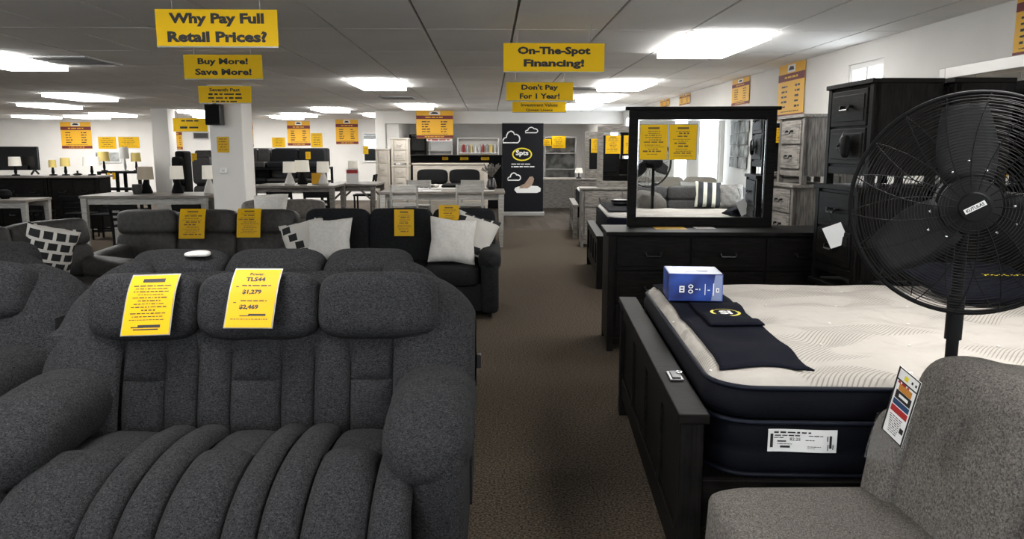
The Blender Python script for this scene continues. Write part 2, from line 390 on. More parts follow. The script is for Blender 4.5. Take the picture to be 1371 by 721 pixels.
# ceiling: slab, tiles, light panels
TW, TD, TX0, TY0 = .71, 1.42, .2, 4.88
bm = BM(); b0(bm, WL, WR, YB, YF, CEIL + .012, CEIL + .12); ceil = struct('ceiling', bm, 'ceiling_grid')
lights = [(2, 1), (2, 4), (2, 6), (2, 8), (-3, 4), (-3, 8), (-8, 2), (-11, 6), (-11, 10), (-8, 11), (-5, 11), (-14, 8), (-15, 11), (-12, 12), (-6, 9), (-19, 9), (-18, 5),
          (2, -2), (-3, -2), (-8, -2), (2, -4), (-3, -4), (-8, -4), (-14, -2), (-14, 2), (-2, 13), (2, 13), (-17, 12), (-9, 12), (-21, 11), (-4, 12), (-19, 12)]
lset = set(lights)
cells = []
for i in range(-25, 5):
    for j in range(-9, 17):
        x0, x1 = TX0 + i * TW, TX0 + (i + 1) * TW; y0, y1 = TY0 + j * TD, TY0 + (j + 1) * TD
        x0c, x1c, y0c, y1c = max(x0, WL), min(x1, WR), max(y0, YB), min(y1, YF)
        if x1c - x0c < .05 or y1c - y0c < .05 or (i, j) in lset: continue
        inv = CAMR.inverted(); c = inv @ (Vector(((x0 + x1) / 2, (y0 + y1) / 2, CEIL)) - EYE)
        vis = False; area = 0
        if c.z < -.5:
            px = CX + c.x / -c.z * FPX; py = CY - c.y / -c.z * FPX
            vis = -80 < px < 1450 and -60 < py < 200; area = 1 / c.z ** 3
        cells.append((0 if vis else 1, area, i, j, x0c, x1c, y0c, y1c))
cells.sort(key=lambda t: (t[0], t[1]))
rest = BM(); gap = .010; shared = {}
for n, (nv, ar, i, j, x0, x1, y0, y1) in enumerate(cells):
    sx, sy = x1 - x0 - 2 * gap, y1 - y0 - 2 * gap
    if n < 290 and nv == 0:
        k = (round(sx, 3), round(sy, 3))
        if k not in shared:
            bm = BM(); box(bm, (0, 0, 0), (sx, sy, .02)); shared[k] = mesh('ceiling_tile', bm, 'ceiling_tile_paint')
        o = obj('ceiling_tile', shared[k], None, ceil); o.location = ((x0 + x1) / 2, (y0 + y1) / 2, CEIL + .006)
    else: box(rest, ((x0 + x1) / 2, (y0 + y1) / 2, CEIL + .006), (sx, sy, .02))
o = obj('ceiling_tiles_beyond', rest, 'ceiling_tile_paint', ceil); o['kind'] = 'stuff'
lt0 = None
def light_label(i, j):
    d = TY0 + j * TD
    return {(2, 1): 'white ceiling light panel nearest the fan, right of the financing sign', (2, 4): 'white ceiling light panel, second of the row above the dresser mirror',
            (2, 6): 'white ceiling light panel, third of the row above the dresser mirror', (2, 8): 'white ceiling light panel, farthest of the row above the dresser mirror',
            (-3, 4): 'white ceiling light panel between the two rows of hanging yellow signs', (-3, 8): 'small far ceiling light panel just above the orange banner near the soffit',
            (-8, 2): 'large white ceiling light panel cut by the left picture edge', (-11, 6): 'white ceiling light panel beyond the big ceiling vent on the left',
            (-11, 10): 'thin far ceiling light panel just left of the near column top', (-8, 11): 'thin far ceiling light panel above the middle orange banner on the far wall',
            (-5, 11): 'thin far ceiling light panel above the far wall mirror', (-14, 8): 'thin ceiling light panel above the first orange banner on the left', (-15, 11): 'thin far ceiling light panel above the dark console at the far wall',
            (-12, 12): 'far ceiling light panel hidden behind the near column', (-6, 9): 'thin far ceiling light panel above the trestle table', (-19, 9): 'ceiling light panel beyond the left picture edge, far one', (-18, 5): 'ceiling light panel beyond the left picture edge, middle one',
            (-14, 2): 'ceiling light panel beyond the left picture edge, near one', (-2, 13): 'ceiling light panel behind the soffit, left one', (2, 13): 'ceiling light panel behind the soffit, right one', (0, 15): 'ceiling light panel behind the soffit, farthest one', (-17, 12): 'farthest thin ceiling light panel over the first orange banner at left', (-9, 12): 'farthest thin ceiling light panel right of the near column', (-21, 11): 'far ceiling light panel at the left picture edge, nearer one', (-4, 12): 'farthest thin ceiling light panel near the soffit post', (-19, 12): 'farthest ceiling light panel at the left picture edge'}.get((i, j))
lm = {}
for n, (i, j) in enumerate(lights):
    lb = light_label(i, j)
    behind = j < 1
    t = thing('ceiling_light', lb or ('ceiling light panel behind the camera, out of the picture' if behind else 'thin far ceiling light panel seen edge-on at the back of the store'), 'light',
              (TX0 + (i + .5) * TW, TY0 + (j + .5) * TD, CEIL), 0, 'ceiling light panels' if lb else ('ceiling lights behind the camera' if behind else 'far ceiling lights'))
    if not lm:
        bm = BM(); a, b = TW / 2 - .006, TD / 2 - .006
        b0(bm, -a, a, -b, -b + .03, -.008, .02); b0(bm, -a, a, b - .03, b, -.008, .02); b0(bm, -a, -a + .03, -b + .03, b - .03, -.008, .02); b0(bm, a - .03, a, -b + .03, b - .03, -.008, .02)
        lm['f'] = mesh('light_frame', bm, 'white_trim')
        bm = BM(); b0(bm, -a + .03, a - .03, -b + .03, b - .03, -.065, .010); lm['d'] = mesh('diffuser', bm, 'panel_light')  # box lowered below the frame, its added glowing sides brighten the ceiling
    obj('light_frame', lm['f'], None, t); obj('diffuser', lm['d'], None, t)
def vent(px, py, sx, sy, label):
    p = F(px, py, CEIL); t = thing('ceiling_vent', label, 'vent', (p.x, p.y, CEIL), 0, 'ceiling air vents')
    bm = BM(); b0(bm, -sx / 2, sx / 2, -sy / 2, sy / 2, -.006, -.004); obj('backing', bm, 'matte_black', t)
    bm = BM()
    for a in (-1, 1):
        b0(bm, -sx / 2, sx / 2, a * sy / 2 - .02, a * sy / 2 + .02, -.02, -.004); b0(bm, a * sx / 2 - .02, a * sx / 2 + .02, -sy / 2, sy / 2, -.02, -.004)
    obj('vent_frame', bm, 'silver_frame', t)
    sl = None
    for k in range(5):
        if sl is None:
            bm = BM(); box(bm, (0, 0, 0), (sx - .04, .03, .006)); sl = mesh('slat', bm, 'silver_frame')
        o = obj('slat', sl, None, t); o.location = (0, -sy / 2 + sy * (k + .75) / 5.5, -.014); o.rotation_euler = (.6, 0, 0)
vent(92, 80, .75, .75, 'square louvred air vent in the ceiling left of the yellow signs')
vent(533, 130, .6, .6, 'small louvred air vent in the ceiling beside the middle light panel')
vent(785, 117, .6, .6, 'small louvred air vent in the ceiling beyond the financing sign')
# columns
def column(px0, px1, py, Y, label, dep):
    a, b = P(px0, py, Y).x, P(px1, py, Y).x
    bm = BM(); b0(bm, a, b, Y, Y + dep, 0, CEIL + .004, .012); o = obj('column', bm, 'wall_paint'); tag(o, label, 'column', 'white square columns'); o['kind'] = 'structure'; return a, b
ca = column(283, 327, 215, 11.7, 'white square column carrying a black speaker and a thermostat', .5)
column(206, 228, 215, 18.5, 'white square column farther back behind the lamp tables', .45)
# ================================================================ recliner sofas
def panel(bm, x0, x1, prof, B, nu=9, sub=3, x0b=None, x1b=None):
    """puffed upholstery panel: spans x0..x1, follows the y-z profile, bulges along its normal"""
    x0b = x0 if x0b is None else x0b; x1b = x1 if x1b is None else x1b
    pr = []
    n = len(prof)
    def cr(p0, p1, p2, p3, t):
        return tuple(.5 * ((2 * p1[k]) + (-p0[k] + p2[k]) * t + (2 * p0[k] - 5 * p1[k] + 4 * p2[k] - p3[k]) * t * t + (-p0[k] + 3 * p1[k] - 3 * p2[k] + p3[k]) * t ** 3) for k in (0, 1))
    for i in range(n - 1):
        for k in range(sub): pr.append(cr(prof[max(i - 1, 0)], prof[i], prof[i + 1], prof[min(i + 2, n - 1)], k / sub))
    pr.append(prof[-1]); N = len(pr)
    L = [0]
    for a, b in zip(pr[:-1], pr[1:]): L.append(L[-1] + math.hypot(b[0] - a[0], b[1] - a[1]))
    rows = []
    for i in range(N):
        a = pr[max(i - 1, 0)]; b = pr[min(i + 1, N - 1)]; ty, tz = b[0] - a[0], b[1] - a[1]; l = math.hypot(ty, tz) or 1
        ny, nz = -tz / l, ty / l
        d = min(L[i], L[-1] - L[i]); e = math.sqrt(max(0, 1 - (1 - min(1, d / .06)) ** 2))
        s = L[i] / L[-1]
        row = []
        for j in range(nu):
            u = .5 - .5 * math.cos(PI * j / (nu - 1)); hgt = math.sqrt(max(0, 1 - abs(2 * u - 1) ** 2.6)) * e * B
            xa, xb = x0 + (x0b - x0) * s, x1 + (x1b - x1) * s
            row.append(Vector((xa + (xb - xa) * u, pr[i][0] + ny * hgt, pr[i][1] + nz * hgt)))
        rows.append(row)
    vv = [[bm.verts.new(p) for p in r] for r in rows]
    for i in range(N - 1):
        for j in range(nu - 1): bm.faces.new((vv[i][j], vv[i][j + 1], vv[i + 1][j + 1], vv[i + 1][j]))
def recliner_sofa(label, loc, rz, mt='fabric_charcoal', group=None):
    t = thing('reclining_sofa', label, 'sofa', loc, rz, group)
    seat = [(.78, .39), (.68, .435), (.52, .465), (.36, .475), (.2, .463), (.06, .425), (-.05, .36), (-.12, .27), (-.14, .17), (-.13, .07)]
    sb = [[-.66, -.36, -.24], [-.24, -.11, .10, .215], [.215, .35, .565, .70]]
    for q in sb:
        bm = BM()
        for a, b in zip(q[:-1], q[1:]):
            if b - a > .15:
                panel(bm, a, b, seat[::-1][:7], .058, sub=4); panel(bm, a, b, [(.36, .455), (.52, .452), (.68, .43), (.78, .39)], .030)
            else: panel(bm, a, b, seat[::-1], .050)
        obj('seat_cushion', bm, mt, t, 1)
    lo = [(.70, .42), (.715, .52), (.745, .63), (.785, .74), (.835, .86), (.86, .92)]
    loa = [(.70, .42), (.715, .52), (.742, .62), (.752, .65)]; lob = [(.752, .65), (.785, .74), (.835, .86), (.86, .92)]
    bb = [[(-.56, -.385, 1), (-.385, -.25, 0)], [(-.25, -.115, 0), (-.115, .094, 1), (.094, .23, 0)], [(.23, .38, 0), (.38, .563, 1)]]
    for q in bb:
        bm = BM()
        for a, b, wide in q:
            if wide: panel(bm, a, b, loa, .032); panel(bm, a, b, lob, .032)
            else: panel(bm, a, b, lo, .032)
        obj('back_cushion', bm, mt, t, 1)
    hr = [(-.70, -.252), (-.252, .247), (.247, .74)]
    tilt = Matrix.Rotation(-.34, 4, 'X')
    for k, (a, b) in enumerate(hr):
        bm = BM()
        sell(bm, ((a + b) / 2, .868, .935), ((b - a) / 2 + .004, .125, .142), .46, .44, 40, 24, tilt, wr=.007, seed=k)
        obj('headrest', bm, mt, t, 1)
    wing = [(.66, .42), (.69, .55), (.74, .70), (.81, .84), (.885, .94), (.96, 1.0), (1.03, 1.0), (1.10, .94), (1.13, .80), (1.12, .5)]
    for s in (-1, 1):
        bm = BM(); a, b = (.56 * s, .90 * s); c_, d_ = (.56 * s, .86 * s)
        panel(bm, min(a, b), max(a, b), wing, .05, nu=15, sub=4)
        for v in bm.verts:
            q = max(0, (abs(v.co.x) - .62) / .28); f = max(0, min(1, (v.co.z - .5) / .5)); v.co.z -= .14 * q ** 2 * f; v.co.y += .03 * q * f
        obj('wing', bm, mt, t, 1)
    # body
    bm = BM(); b0(bm, -.69, .69, .0, 1.05, .05, .40, .02)
    prism_poly = [(.72, .1), (.72, .45), (.80, .84), (.90, .99), (1.03, 1.0), (1.11, .9), (1.12, .1)]
    loft(bm, [[(-.885, y, min(z, .83)) for y, z in prism_poly], [(-.66, y, z) for y, z in prism_poly], [(.66, y, z) for y, z in prism_poly], [(.885, y, min(z, .83)) for y, z in prism_poly]])
    obj('frame', bm, mt, t, 40)
    for s in (-1, 1):
        # outer side slab with front panel
        bm = BM(); box(bm, (s * .775, .565, .31), (.20, .93, .54), .07, 4)
        obj('arm_panel', bm, mt, t, 1)
        # puffed arm top
        bm = BM(); rings = []; N = 26
        for i in range(N + 1):
            f = i / N; y = .86 - .78 * f
            nose = math.sqrt(max(0, 1 - max(0, (f - .72) / .28) ** 2.2)); tail = math.sqrt(max(0, 1 - max(0, (.12 - f) / .12) ** 2))
            k = max(.03, nose * (.55 + .45 * tail))
            zc = .588 - .02 * max(0, (f - .35)) / .65 - .055 * max(0, (f - .6) / .4) ** 1.6
            ry = .165 * k; rzz = (.115 + .025 * math.sin(PI * min(1, f * 1.25))) * k
            ring = []
            for q in range(24):
                th = 2 * PI * q / 24
                wob = 1 + .012 * math.sin(y * 40 + q) + .01 * math.sin(q * 3 + y * 22)
                ring.append(Vector((s * .74 + ry * spow(math.cos(th), .8) * wob, y, zc + rzz * spow(math.sin(th), .8) * wob)))
            rings.append(ring)
        loft(bm, rings); obj('armrest', bm, mt, t, 1)
    for x in (-.8, .8):
        for y in (.1, .95):
            bm = BM(); lathe(bm, [(.025, 0), (.03, .06)], (x, y, 0), 10); obj('foot', bm, 'black_plastic', t)
    return t
main = recliner_sofa('charcoal tweed reclining sofa in the left foreground with two yellow price sheets', (-.965, 2.35, 0), 0, group='charcoal reclining sofas')
dup(main, (-1.10, 4.80, 0), PI, 'charcoal reclining sofa backed against the foreground sofa, only its headrest tops showing')
dup(main, (-2.97, 2.80, 0), -.10, 'charcoal reclining sofa at the left picture edge, beside the foreground sofa')
dup(main, (-3.25, 5.18, 0), PI, 'charcoal reclining sofa facing away behind the sofa at the left picture edge')
# little button panel on the near sofa's side
bm = BM(); b0(bm, .905, .925, .86, .90, .66, .72, .004); obj('recline_switch', bm, 'black_plastic', main)
# ================================================================ plain sofas
def cushion_sofa(name, label, loc, rz, W, n, mt, style, group=None):
    t = thing(name, label, 'sofa', loc, rz, group); aw = .2; iw = W - 2 * aw
    bm = BM(); b0(bm, -W / 2 + .02, W / 2 - .02, .05, .92, .06, .34, .03); b0(bm, -W / 2 + .06, W / 2 - .06, .72, .93, .3, .93 if style == 'roll' else .88, .06, 3); obj('frame', bm, mt, t, 40)
    for k in range(n):
        a = -iw / 2 + iw * k / n; c = a + iw / n / 2; hw = iw / n / 2
        bm = BM(); sell(bm, (c, .36, .40), (hw + .004, .38, .095), .35, .3, 28, 12, wr=.01, seed=k); obj('seat_cushion', bm, mt, t, 1)
        wide = hw + (aw * .8 if False else 0)
        if style == 'roll':
            full = [-W / 2 + .03 + (W - .06) * q / n for q in range(n + 1)]; c2 = (full[k] + full[k + 1]) / 2; h2 = (full[k + 1] - full[k]) / 2
            bm = BM(); sell(bm, (c2, .74, .86), (h2 + .004, .125, .13), .4, .35, 30, 14, Matrix.Rotation(-.2, 4, 'X'), wr=.012, seed=k + 3); obj('headrest', bm, mt, t, 1)
            bm = BM(); sell(bm, (c2, .70, .62), (h2 + .004, .12, .15), .4, .3, 28, 12, Matrix.Rotation(-.15, 4, 'X'), wr=.012, seed=k + 5); obj('back_cushion', bm, mt, t, 1)
        else:
            full = [-W / 2 + .04 + (W - .08) * q / n for q in range(n + 1)]; c2 = (full[k] + full[k + 1]) / 2; h2 = (full[k + 1] - full[k]) / 2
            bm = BM(); sell(bm, (c2, .70, .72), (h2 + .003, .13, .285), .3, .25, 32, 16, Matrix.Rotation(-.16, 4, 'X'), wr=.006, seed=k); obj('back_cushion', bm, mt, t, 1)
    for s in (-1, 1):
        bm = BM(); x = s * (W / 2 - aw / 2)
        box(bm, (x, .46, .30), (aw - .03, .94, .50), .05, 3)
        rings = []
        for i in range(15):
            f = i / 14; y = .86 - .9 * f; k = math.sqrt(max(.02, 1 - max(0, (f - .8) / .2) ** 2))
            rings.append([Vector((x + (aw / 2 + .012) * spow(math.cos(2 * PI * q / 18), .8) * k, y, .57 - .03 * f + .10 * spow(math.sin(2 * PI * q / 18), .8) * k)) for q in range(18)])
        loft(bm, rings); obj('armrest', bm, mt, t, 1)
    for x in (-W / 2 + .1, W / 2 - .1):
        for y in (.1, .85):
            bm = BM(); lathe(bm, [(.02, 0), (.03, .08)], (x, y, 0), 10); obj('foot', bm, 'black_plastic', t)
    return t
cushion_sofa('sofa', 'smooth charcoal three-seat sofa beside the aisle with white and block-print pillows', (-.90, 7.12, 0), 0, 2.0, 3, 'fabric_smooth', 'plain')
cushion_sofa('leather_sofa', 'dark grey leather sofa with two yellow price sheets over its headrests', (-2.87, 7.15, 0), 0, 1.86, 3, 'leather', 'roll')
cushion_sofa('leather_sofa', 'dark grey leather sofa on the far left holding a trellis-print pillow', (-3.28, 6.08, 0), 1.22, 1.55, 2, 'leather', 'roll')
# pillows
def pillow(name, label, loc, R, U, size, m, group=None, th=.085):
    bm = BM(); h = size / 2
    def fn(side):
        def g(u, v):
            x, y = 2 * u - 1, 2 * v - 1
            e = (1 - abs(x) ** 2.5) * (1 - abs(y) ** 2.5)
            pin = 1 - .10 * (1 - abs(x * y)) * max(abs(x), abs(y)) ** 3
            return Vector((x * h * pin, y * h * pin, side * (th * math.sqrt(max(0, e)) ** .8 + .004) + .006 * math.sin(9 * x + 3) * math.sin(7 * y)))
        return g
    a = grid(bm, 19, 19, fn(1)); b = grid(bm, 19, 19, fn(-1))
    for i in range(18):
        for j in (0, 18):
            bm.faces.new((a[i][j], a[i + 1][j], b[i + 1][j], b[i][j])); bm.faces.new((a[j][i], a[j][i + 1], b[j][i + 1], b[j][i]))
    o = obj(name, bm, m, None, 1); frame(o, loc, R, U); tag(o, label, 'pillow', group); return o
pillow('throw_pillow', 'plain white square throw pillow at the aisle end of the charcoal sofa', P(606, 322, 7.42), (1, .12, -.10), (.10, .42, 1), .46, 'white_cloth', 'pillows on the charcoal sofa')
pillow('throw_pillow', 'black and white block-print pillow behind the white pillow at the aisle end', P(632, 317, 7.60), (1, -.25, -.30), (.25, .35, 1), .46, 'block_cloth', 'pillows on the charcoal sofa')
pillow('throw_pillow', 'plain white throw pillow at the left end of the charcoal sofa', P(441, 321, 7.42), (1, -.1, .06), (-.05, .5, 1), .44, 'white_cloth', 'pillows on the charcoal sofa')
pillow('throw_pillow', 'black and white block-print pillow leaning at the left end of the charcoal sofa', P(409, 323, 7.55), (1, .15, .25), (-.2, .4, 1), .44, 'block_cloth', 'pillows on the charcoal sofa')
pillow('throw_pillow', 'trellis-print pillow leaning on the far-left leather sofa', P(66, 332, 6.15), (.72, .62, -.25), (.55, .12, .90), .38, 'trellis_cloth')
# beige armchair peeking out between leather and charcoal sofas
t = cushion_sofa('armchair', 'light beige leather armchair peeking out behind the leather sofa', (-2.35, 8.75, 0), .25, 1.05, 1, 'leather_light', 'roll')
t['category'] = 'armchair'
pillow('throw_pillow', 'white pillow lying on the beige armchair behind the leather sofa', P(362, 279, 9.0), (1, .1, .05), (0, .6, .7), .40, 'white_cloth')
# ================================================================ armless section in the right foreground
def armless():
    t = thing('sofa_section', 'pebble grey armless sofa section in the right foreground with a hanging tag', 'sofa', (.70, 1.335, 0), 0)
    L = 1.02
    bm = BM(); b0(bm, .04, .98, -.55, L - .02, .07, .36, .03, 3); obj('frame', bm, 'fabric_grey', t, 40)
    for k, (y0, y1) in enumerate(((.30, L), (-.56, .295))):
        bm = BM(); sell(bm, (.36, (y0 + y1) / 2, .415), (.37, (y1 - y0) / 2, .105), .3, .22, 44, 18, wr=.006, seed=k); obj('seat_cushion', bm, 'fabric_grey', t, 1)
    rot = Matrix.Rotation(.20, 4, 'Y')
    for k, (y0, y1, zz) in enumerate(((.40, L - .05, .66), (-.55, .40, .665))):
        bm = BM(); sell(bm, (.79, (y0 + y1) / 2, zz), (.215, (y1 - y0) / 2 + .01, .315), .42, .36, 48, 30, rot, wr=.011, seed=k + 2); obj('back_cushion', bm, 'fabric_grey', t, 1)
    bm = BM(); sell(bm, (.605, L - .085, .585), (.085, .085, .20), .5, .5, 28, 18, Matrix.Rotation(.12, 4, 'Y'), wr=.01); obj('side_cushion', bm, 'fabric_grey', t, 1)
    for x in (.12, .9):
        for y in (-.45, .92):
            bm = BM(); lathe(bm, [(.02, 0), (.028, .08)], (x, y, 0), 10); obj('foot', bm, 'black_plastic', t)
    return t
armless()
# ================================================================ sheets and tags
YR = random.Random(11)
def tag_print(o, w_, h_, style=0, bend=None, seed=0, z=.0022):
    r = random.Random(seed); it = []
    if style == 0:      # unreadable price sheet: heading, lines, price blocks
        it += [('b', 0, h_ * .40, w_ * .42, h_ * .055)]
        y = h_ * .31
        while y > -h_ * .40:
            hh = h_ * r.choice((.022, .022, .03, .05)); ww = w_ * r.uniform(.35, .75)
            it += words(r.uniform(-.06, .06) * w_, y, ww, hh, r); y -= hh + h_ * .035
    printed('print', o, it, 'print_brown' if style == 0 else 'print_black', z, bend)
def price_sheet(label, org, R, U, w_=.216, h_=.279, bend=None, group=None, items=None, seed=0, m='tag_yellow', sleeve=False):
    o = obj('price_sheet', sheet('price_sheet', w_, h_, m, bend), None); frame(o, org, R, U); tag(o, label, 'price tag', group)
    if items: printed('print', o, items, 'print_black', .0022, bend)
    else: tag_print(o, w_, h_, 0, bend, seed)
    if sleeve:
        e = .005; s2 = obj('clear_sleeve_edge', sheet('sleeve', w_ + 2 * e, h_ + 2 * e, 'clear_sleeve', bend, .0008), None, o); s2.location = (0, e * .4, -.0014)
    return o
bd = lambda x, y: -.55 * max(0, y - .01) ** 2 * 3 - .25 * max(0, -y - .02) ** 2
rr = random.Random(5)
w1, h1 = .188, .262
it = [('b', 0, h1 * .405, .09, .015), ('b', 0, h1 * .37, .09, .003)]
for k, (ww, hh) in enumerate(((.16, .007), (.14, .006), (.15, .006), (.11, .005), (.15, .006), (.10, .006), (.13, .005), (.15, .006), (.06, .007), (.15, .006), (.13, .005), (.15, .004))): it += words(0, h1 * .30 - k * .0135, ww * .95, hh * .9, rr)
it += [('b', .012, -h1 * .37, .09, .012), ('b', -.035, -h1 * .385, .05, .005), ('b', .0, -h1 * .42, .10, .005)]
org = P(200, 406, 3.06)
price_sheet('yellow sheet of dense text over the left headrest of the foreground sofa', org, (1, -.02, .03), (0, .6, 1), w1, h1, bd, 'price sheets on the foreground sofa', it, sleeve=True)
it = [('t', 'Power', 0, h1 * .405, .058, .014, .03), ('t', 'TLS44', .0, h1 * .305, .08, .021, .045), ('t', '$1,279', -.005, h1 * .075, .078, .023, .045), ('t', '$2,469', -.008, -h1 * .175, .078, .023, .045),
      ('b', -.068, h1 * .17, .012, .004), ('b', -.068, -h1 * .10, .012, .004), ('b', .03, -h1 * .30, .07, .009), ('b', -.02, -h1 * .315, .04, .004)]
it += words(.01, h1 * .19, .12, .007, rr) + words(.01, -h1 * .07, .11, .006, rr) + words(0, -h1 * .37, .15, .004, rr)
price_sheet('yellow sheet reading TLS44, $1,279 and $2,469 on the middle headrest', P(338, 397, 3.06), (1, -.05, .0), (0, .66, 1), w1, h1, bd, 'price sheets on the foreground sofa', it, sleeve=True)
bd2 = lambda x, y: -1.2 * max(0, y) ** 2
price_sheet('yellow price sheet over the middle headrest of the leather sofa', P(257, 299, 7.55), (1, 0, 0), (.18, .25, 1), .25, .30, bd2, 'price sheets on the leather sofa', seed=2)
price_sheet('yellow price sheet over the right headrest of the leather sofa', P(333, 298, 7.55), (1, 0, 0), (.12, .25, 1), .23, .29, bd2, 'price sheets on the leather sofa', seed=3)
price_sheet('yellow price sheet on the middle back cushion of the charcoal sofa', P(541, 298, 7.62), (1, 0, 0), (.02, .16, 1), .195, .265, None, 'price sheets on the charcoal sofa', seed=4)
price_sheet('yellow price sheet half hidden behind the white pillow on the charcoal sofa', P(601, 292, 7.63), (1, 0, 0), (.02, .16, 1), .20, .265, None, 'price sheets on the charcoal sofa', seed=5)
bm = BM(); sell(bm, (0, 0, 0), (.062, .045, .015), .7, .7, 24, 10, wr=.12); o = obj('folded_cloth', bm, 'white_cloth', None, 1); o.location = P(265, 341, 3.86) + Vector((0, 0, .006)); tag(o, 'small white folded cloth lying on the backed-up sofa headrest', 'cloth')
# ================================================================ the king bed
TH = -math.atan(72 / 1020.0)                     # the right-hand row is turned a few degrees
fl = F(910, 553, .72); BEDLOC = (fl.x, fl.y, 0)
def to_world(loc, rz, p):
    return Matrix.Translation(loc) @ Matrix.Rotation(rz, 4, 'Z') @ Vector(p)
bed = thing('panel_bed', 'black king bed with panelled footboard and pillow-top mattress on the right', 'bed', BEDLOC, TH)
BW = 2.06
def footboard(parent, W, H, m='dark_wood'):
    f = obj('footboard', (lambda bm: (b0(bm, .03, .05, .06, W - .06, .16, H - .06), bm)[1])(BM()), m, parent)
    bm = BM(); b0(bm, -.005, .10, -.01, W + .01, H - .035, H, .004); obj('top_rail', bm, m, f)
    for y in (0, W - .08):
        bm = BM(); b0(bm, .005, .085, y, y + .08, 0, H - .035, .004); obj('post', bm, m + '_upright' if m == 'dark_wood' else m, f)
    bm = BM(); b0(bm, .015, .065, .08, W - .08, H - .12, H - .04, .003); obj('rail', bm, m, f)
    bm = BM(); b0(bm, .015, .065, .08, W - .08, .12, .24, .003); obj('rail', bm, m, f)
    for k in range(1, 4):
        bm = BM(); y = .08 + (W - .16) * k / 4; b0(bm, .017, .063, y - .035, y + .035, .24, H - .12, .003); obj('stile', bm, m, f)
    return f
footboard(bed, BW, .72)
hd = None
bm = BM(); b0(bm, 2.20, 2.27, 0.0, BW, .2, 1.22, .006); hd = obj('headboard', bm, 'dark_wood', bed)
for k in range(3):
    bm = BM(); y = .07 + k * .65; b0(bm, 2.185, 2.20, y, y + .62, .5, 1.12, .006); obj('headboard_panel', bm, 'dark_wood', hd)
for y in (.03, BW - .06):
    bm = BM(); b0(bm, .09, 2.2, y, y + .03, .30, .47, .004); obj('side_rail', bm, 'dark_wood', bed)
# mattress
MX0, MX1, MY0, MY1, MZ0, MZ1 = .125, 2.16, .085, 2.0, .45, .815
mroot = thing('mattress', 'thick white and navy quilted pillow-top mattress on the black bed', 'mattress', to_world(BEDLOC, TH, (0, 0, 0)), TH)
mc = ((MX0 + MX1) / 2, (MY0 + MY1) / 2); mh = ((MX1 - MX0) / 2, (MY1 - MY0) / 2)
def rrect(z, ins, rad=.16, n=8):
    out = []
    for cxs, cys, a0 in ((1, 1, 0), (-1, 1, PI / 2), (-1, -1, PI), (1, -1, 3 * PI / 2)):
        hx, hy = mh[0] - ins - rad, mh[1] - ins - rad
        for k in range(n + 1):
            a = a0 + PI / 2 * k / n; out.append(Vector((mc[0] + cxs * hx + rad * math.cos(a), mc[1] + cys * hy + rad * math.sin(a), z)))
    return out
bm = BM()
zs = [(MZ0, .03), (MZ0 + .02, .008), (MZ0 + .05, .0), (.545, .0), (.56, .006), (.575, .0), (.63, .0), (.655, .004), (.665, .02)]
loft(bm, [rrect(z, i) for z, i in zs]); core = obj('mattress_core', bm, 'mattress_side', mroot, 1)
bm = BM(); loft(bm, [rrect(z, i) for z, i in ((.662, .03), (.675, .006), (.70, -.006), (.74, -.006), (.765, .004), (.785, .02))]); obj('pillow_top_border', bm, 'mattress_side', mroot, 1)
for z, i in ((.467, .004), (.664, -.006), (.782, .008)):
    bm = BM(); tube(bm, rrect(z, i), .009, 6, True); obj('piping', bm, 'mattress_piping', mroot, 1)
# quilted top with tufts
bm = BM(); NX, NY = 96, 92
tufts = [(mc[0] + (i - 2.5 + (.25 if j % 2 else -.25)) * .36, mc[1] + (j - 2) * .40) for i in range(6) for j in range(5)]
def top(u, v):
    x, y = 2 * u - 1, 2 * v - 1
    # map the square onto a rounded rectangle
    px, py = mc[0] + x * (mh[0] - .012), mc[1] + y * (mh[1] - .012)
    rad = .15; ax, ay = abs(px - mc[0]) - (mh[0] - .012 - rad), abs(py - mc[1]) - (mh[1] - .012 - rad)
    if ax > 0 and ay > 0:
        d = math.hypot(ax, ay); m_ = max(ax, ay)
        if d > 1e-6:
            px = mc[0] + math.copysign(mh[0] - .012 - rad + ax * m_ / d, px - mc[0]); py = mc[1] + math.copysign(mh[1] - .012 - rad + ay * m_ / d, py - mc[1])
    e = min(1 - abs(x), 1 - abs(y)); z = .783 + .042 * math.sqrt(max(0, 1 - (1 - min(1, e / .07)) ** 2))
    dm = min(math.hypot(px - a, py - b) for a, b in tufts)
    z -= .034 * math.exp(-(dm / .085) ** 2) * min(1, e / .1)
    z += .006 * math.sin(px * 11 + 2 * math.sin(py * 7)) * math.sin(py * 12) * min(1, e / .1)
    return Vector((px, py, z))
grid(bm, NX, NY, top); obj('quilted_top', bm, 'mattress_quilt', mroot, 1)
bm = BM()
for a, b in tufts: sell(bm, (a, b, .80), (.008, .008, .004), 1, 1, 8, 4)
o = obj('tuft_buttons', bm, 'white_cloth', mroot, 1); o['kind'] = 'stuff'
# law label on the near side
lab = obj('care_label', sheet('care_label', .235, .082, 'paper', lambda x, y: .004 * math.sin(x * 22)), None, mroot)
lab.matrix_local = Matrix.Translation((.44, MY0 - .009, .60)) @ Matrix.Rotation(PI / 2, 4, 'X')
rr = random.Random(3); it = [('b', -.105, 0, .010, .05)]
it += words(-.035, .030, .125, .008, rr) + words(-.05, .019, .09, .0055, rr) + words(.045, .019, .05, .0045, rr) + words(-.08, .011, .035, .004, rr) + words(.025, .003, .03, .003, rr) + words(-.07, -.002, .03, .008, rr) + words(-.06, -.012, .05, .003, rr)
it += [('t', '82.25', -.025, .006, .036, .011, .01), ('b', -.058, -.022, .034, .008), ('b', .095, -.002, .008, .045), ('b', .084, .01, .003, .018), ('b', .086, -.022, .003, .022), ('b', .104, -.02, .003, .018)]
it += words(.04, -.02, .045, .0025, rr) + words(.03, -.026, .025, .002, rr)
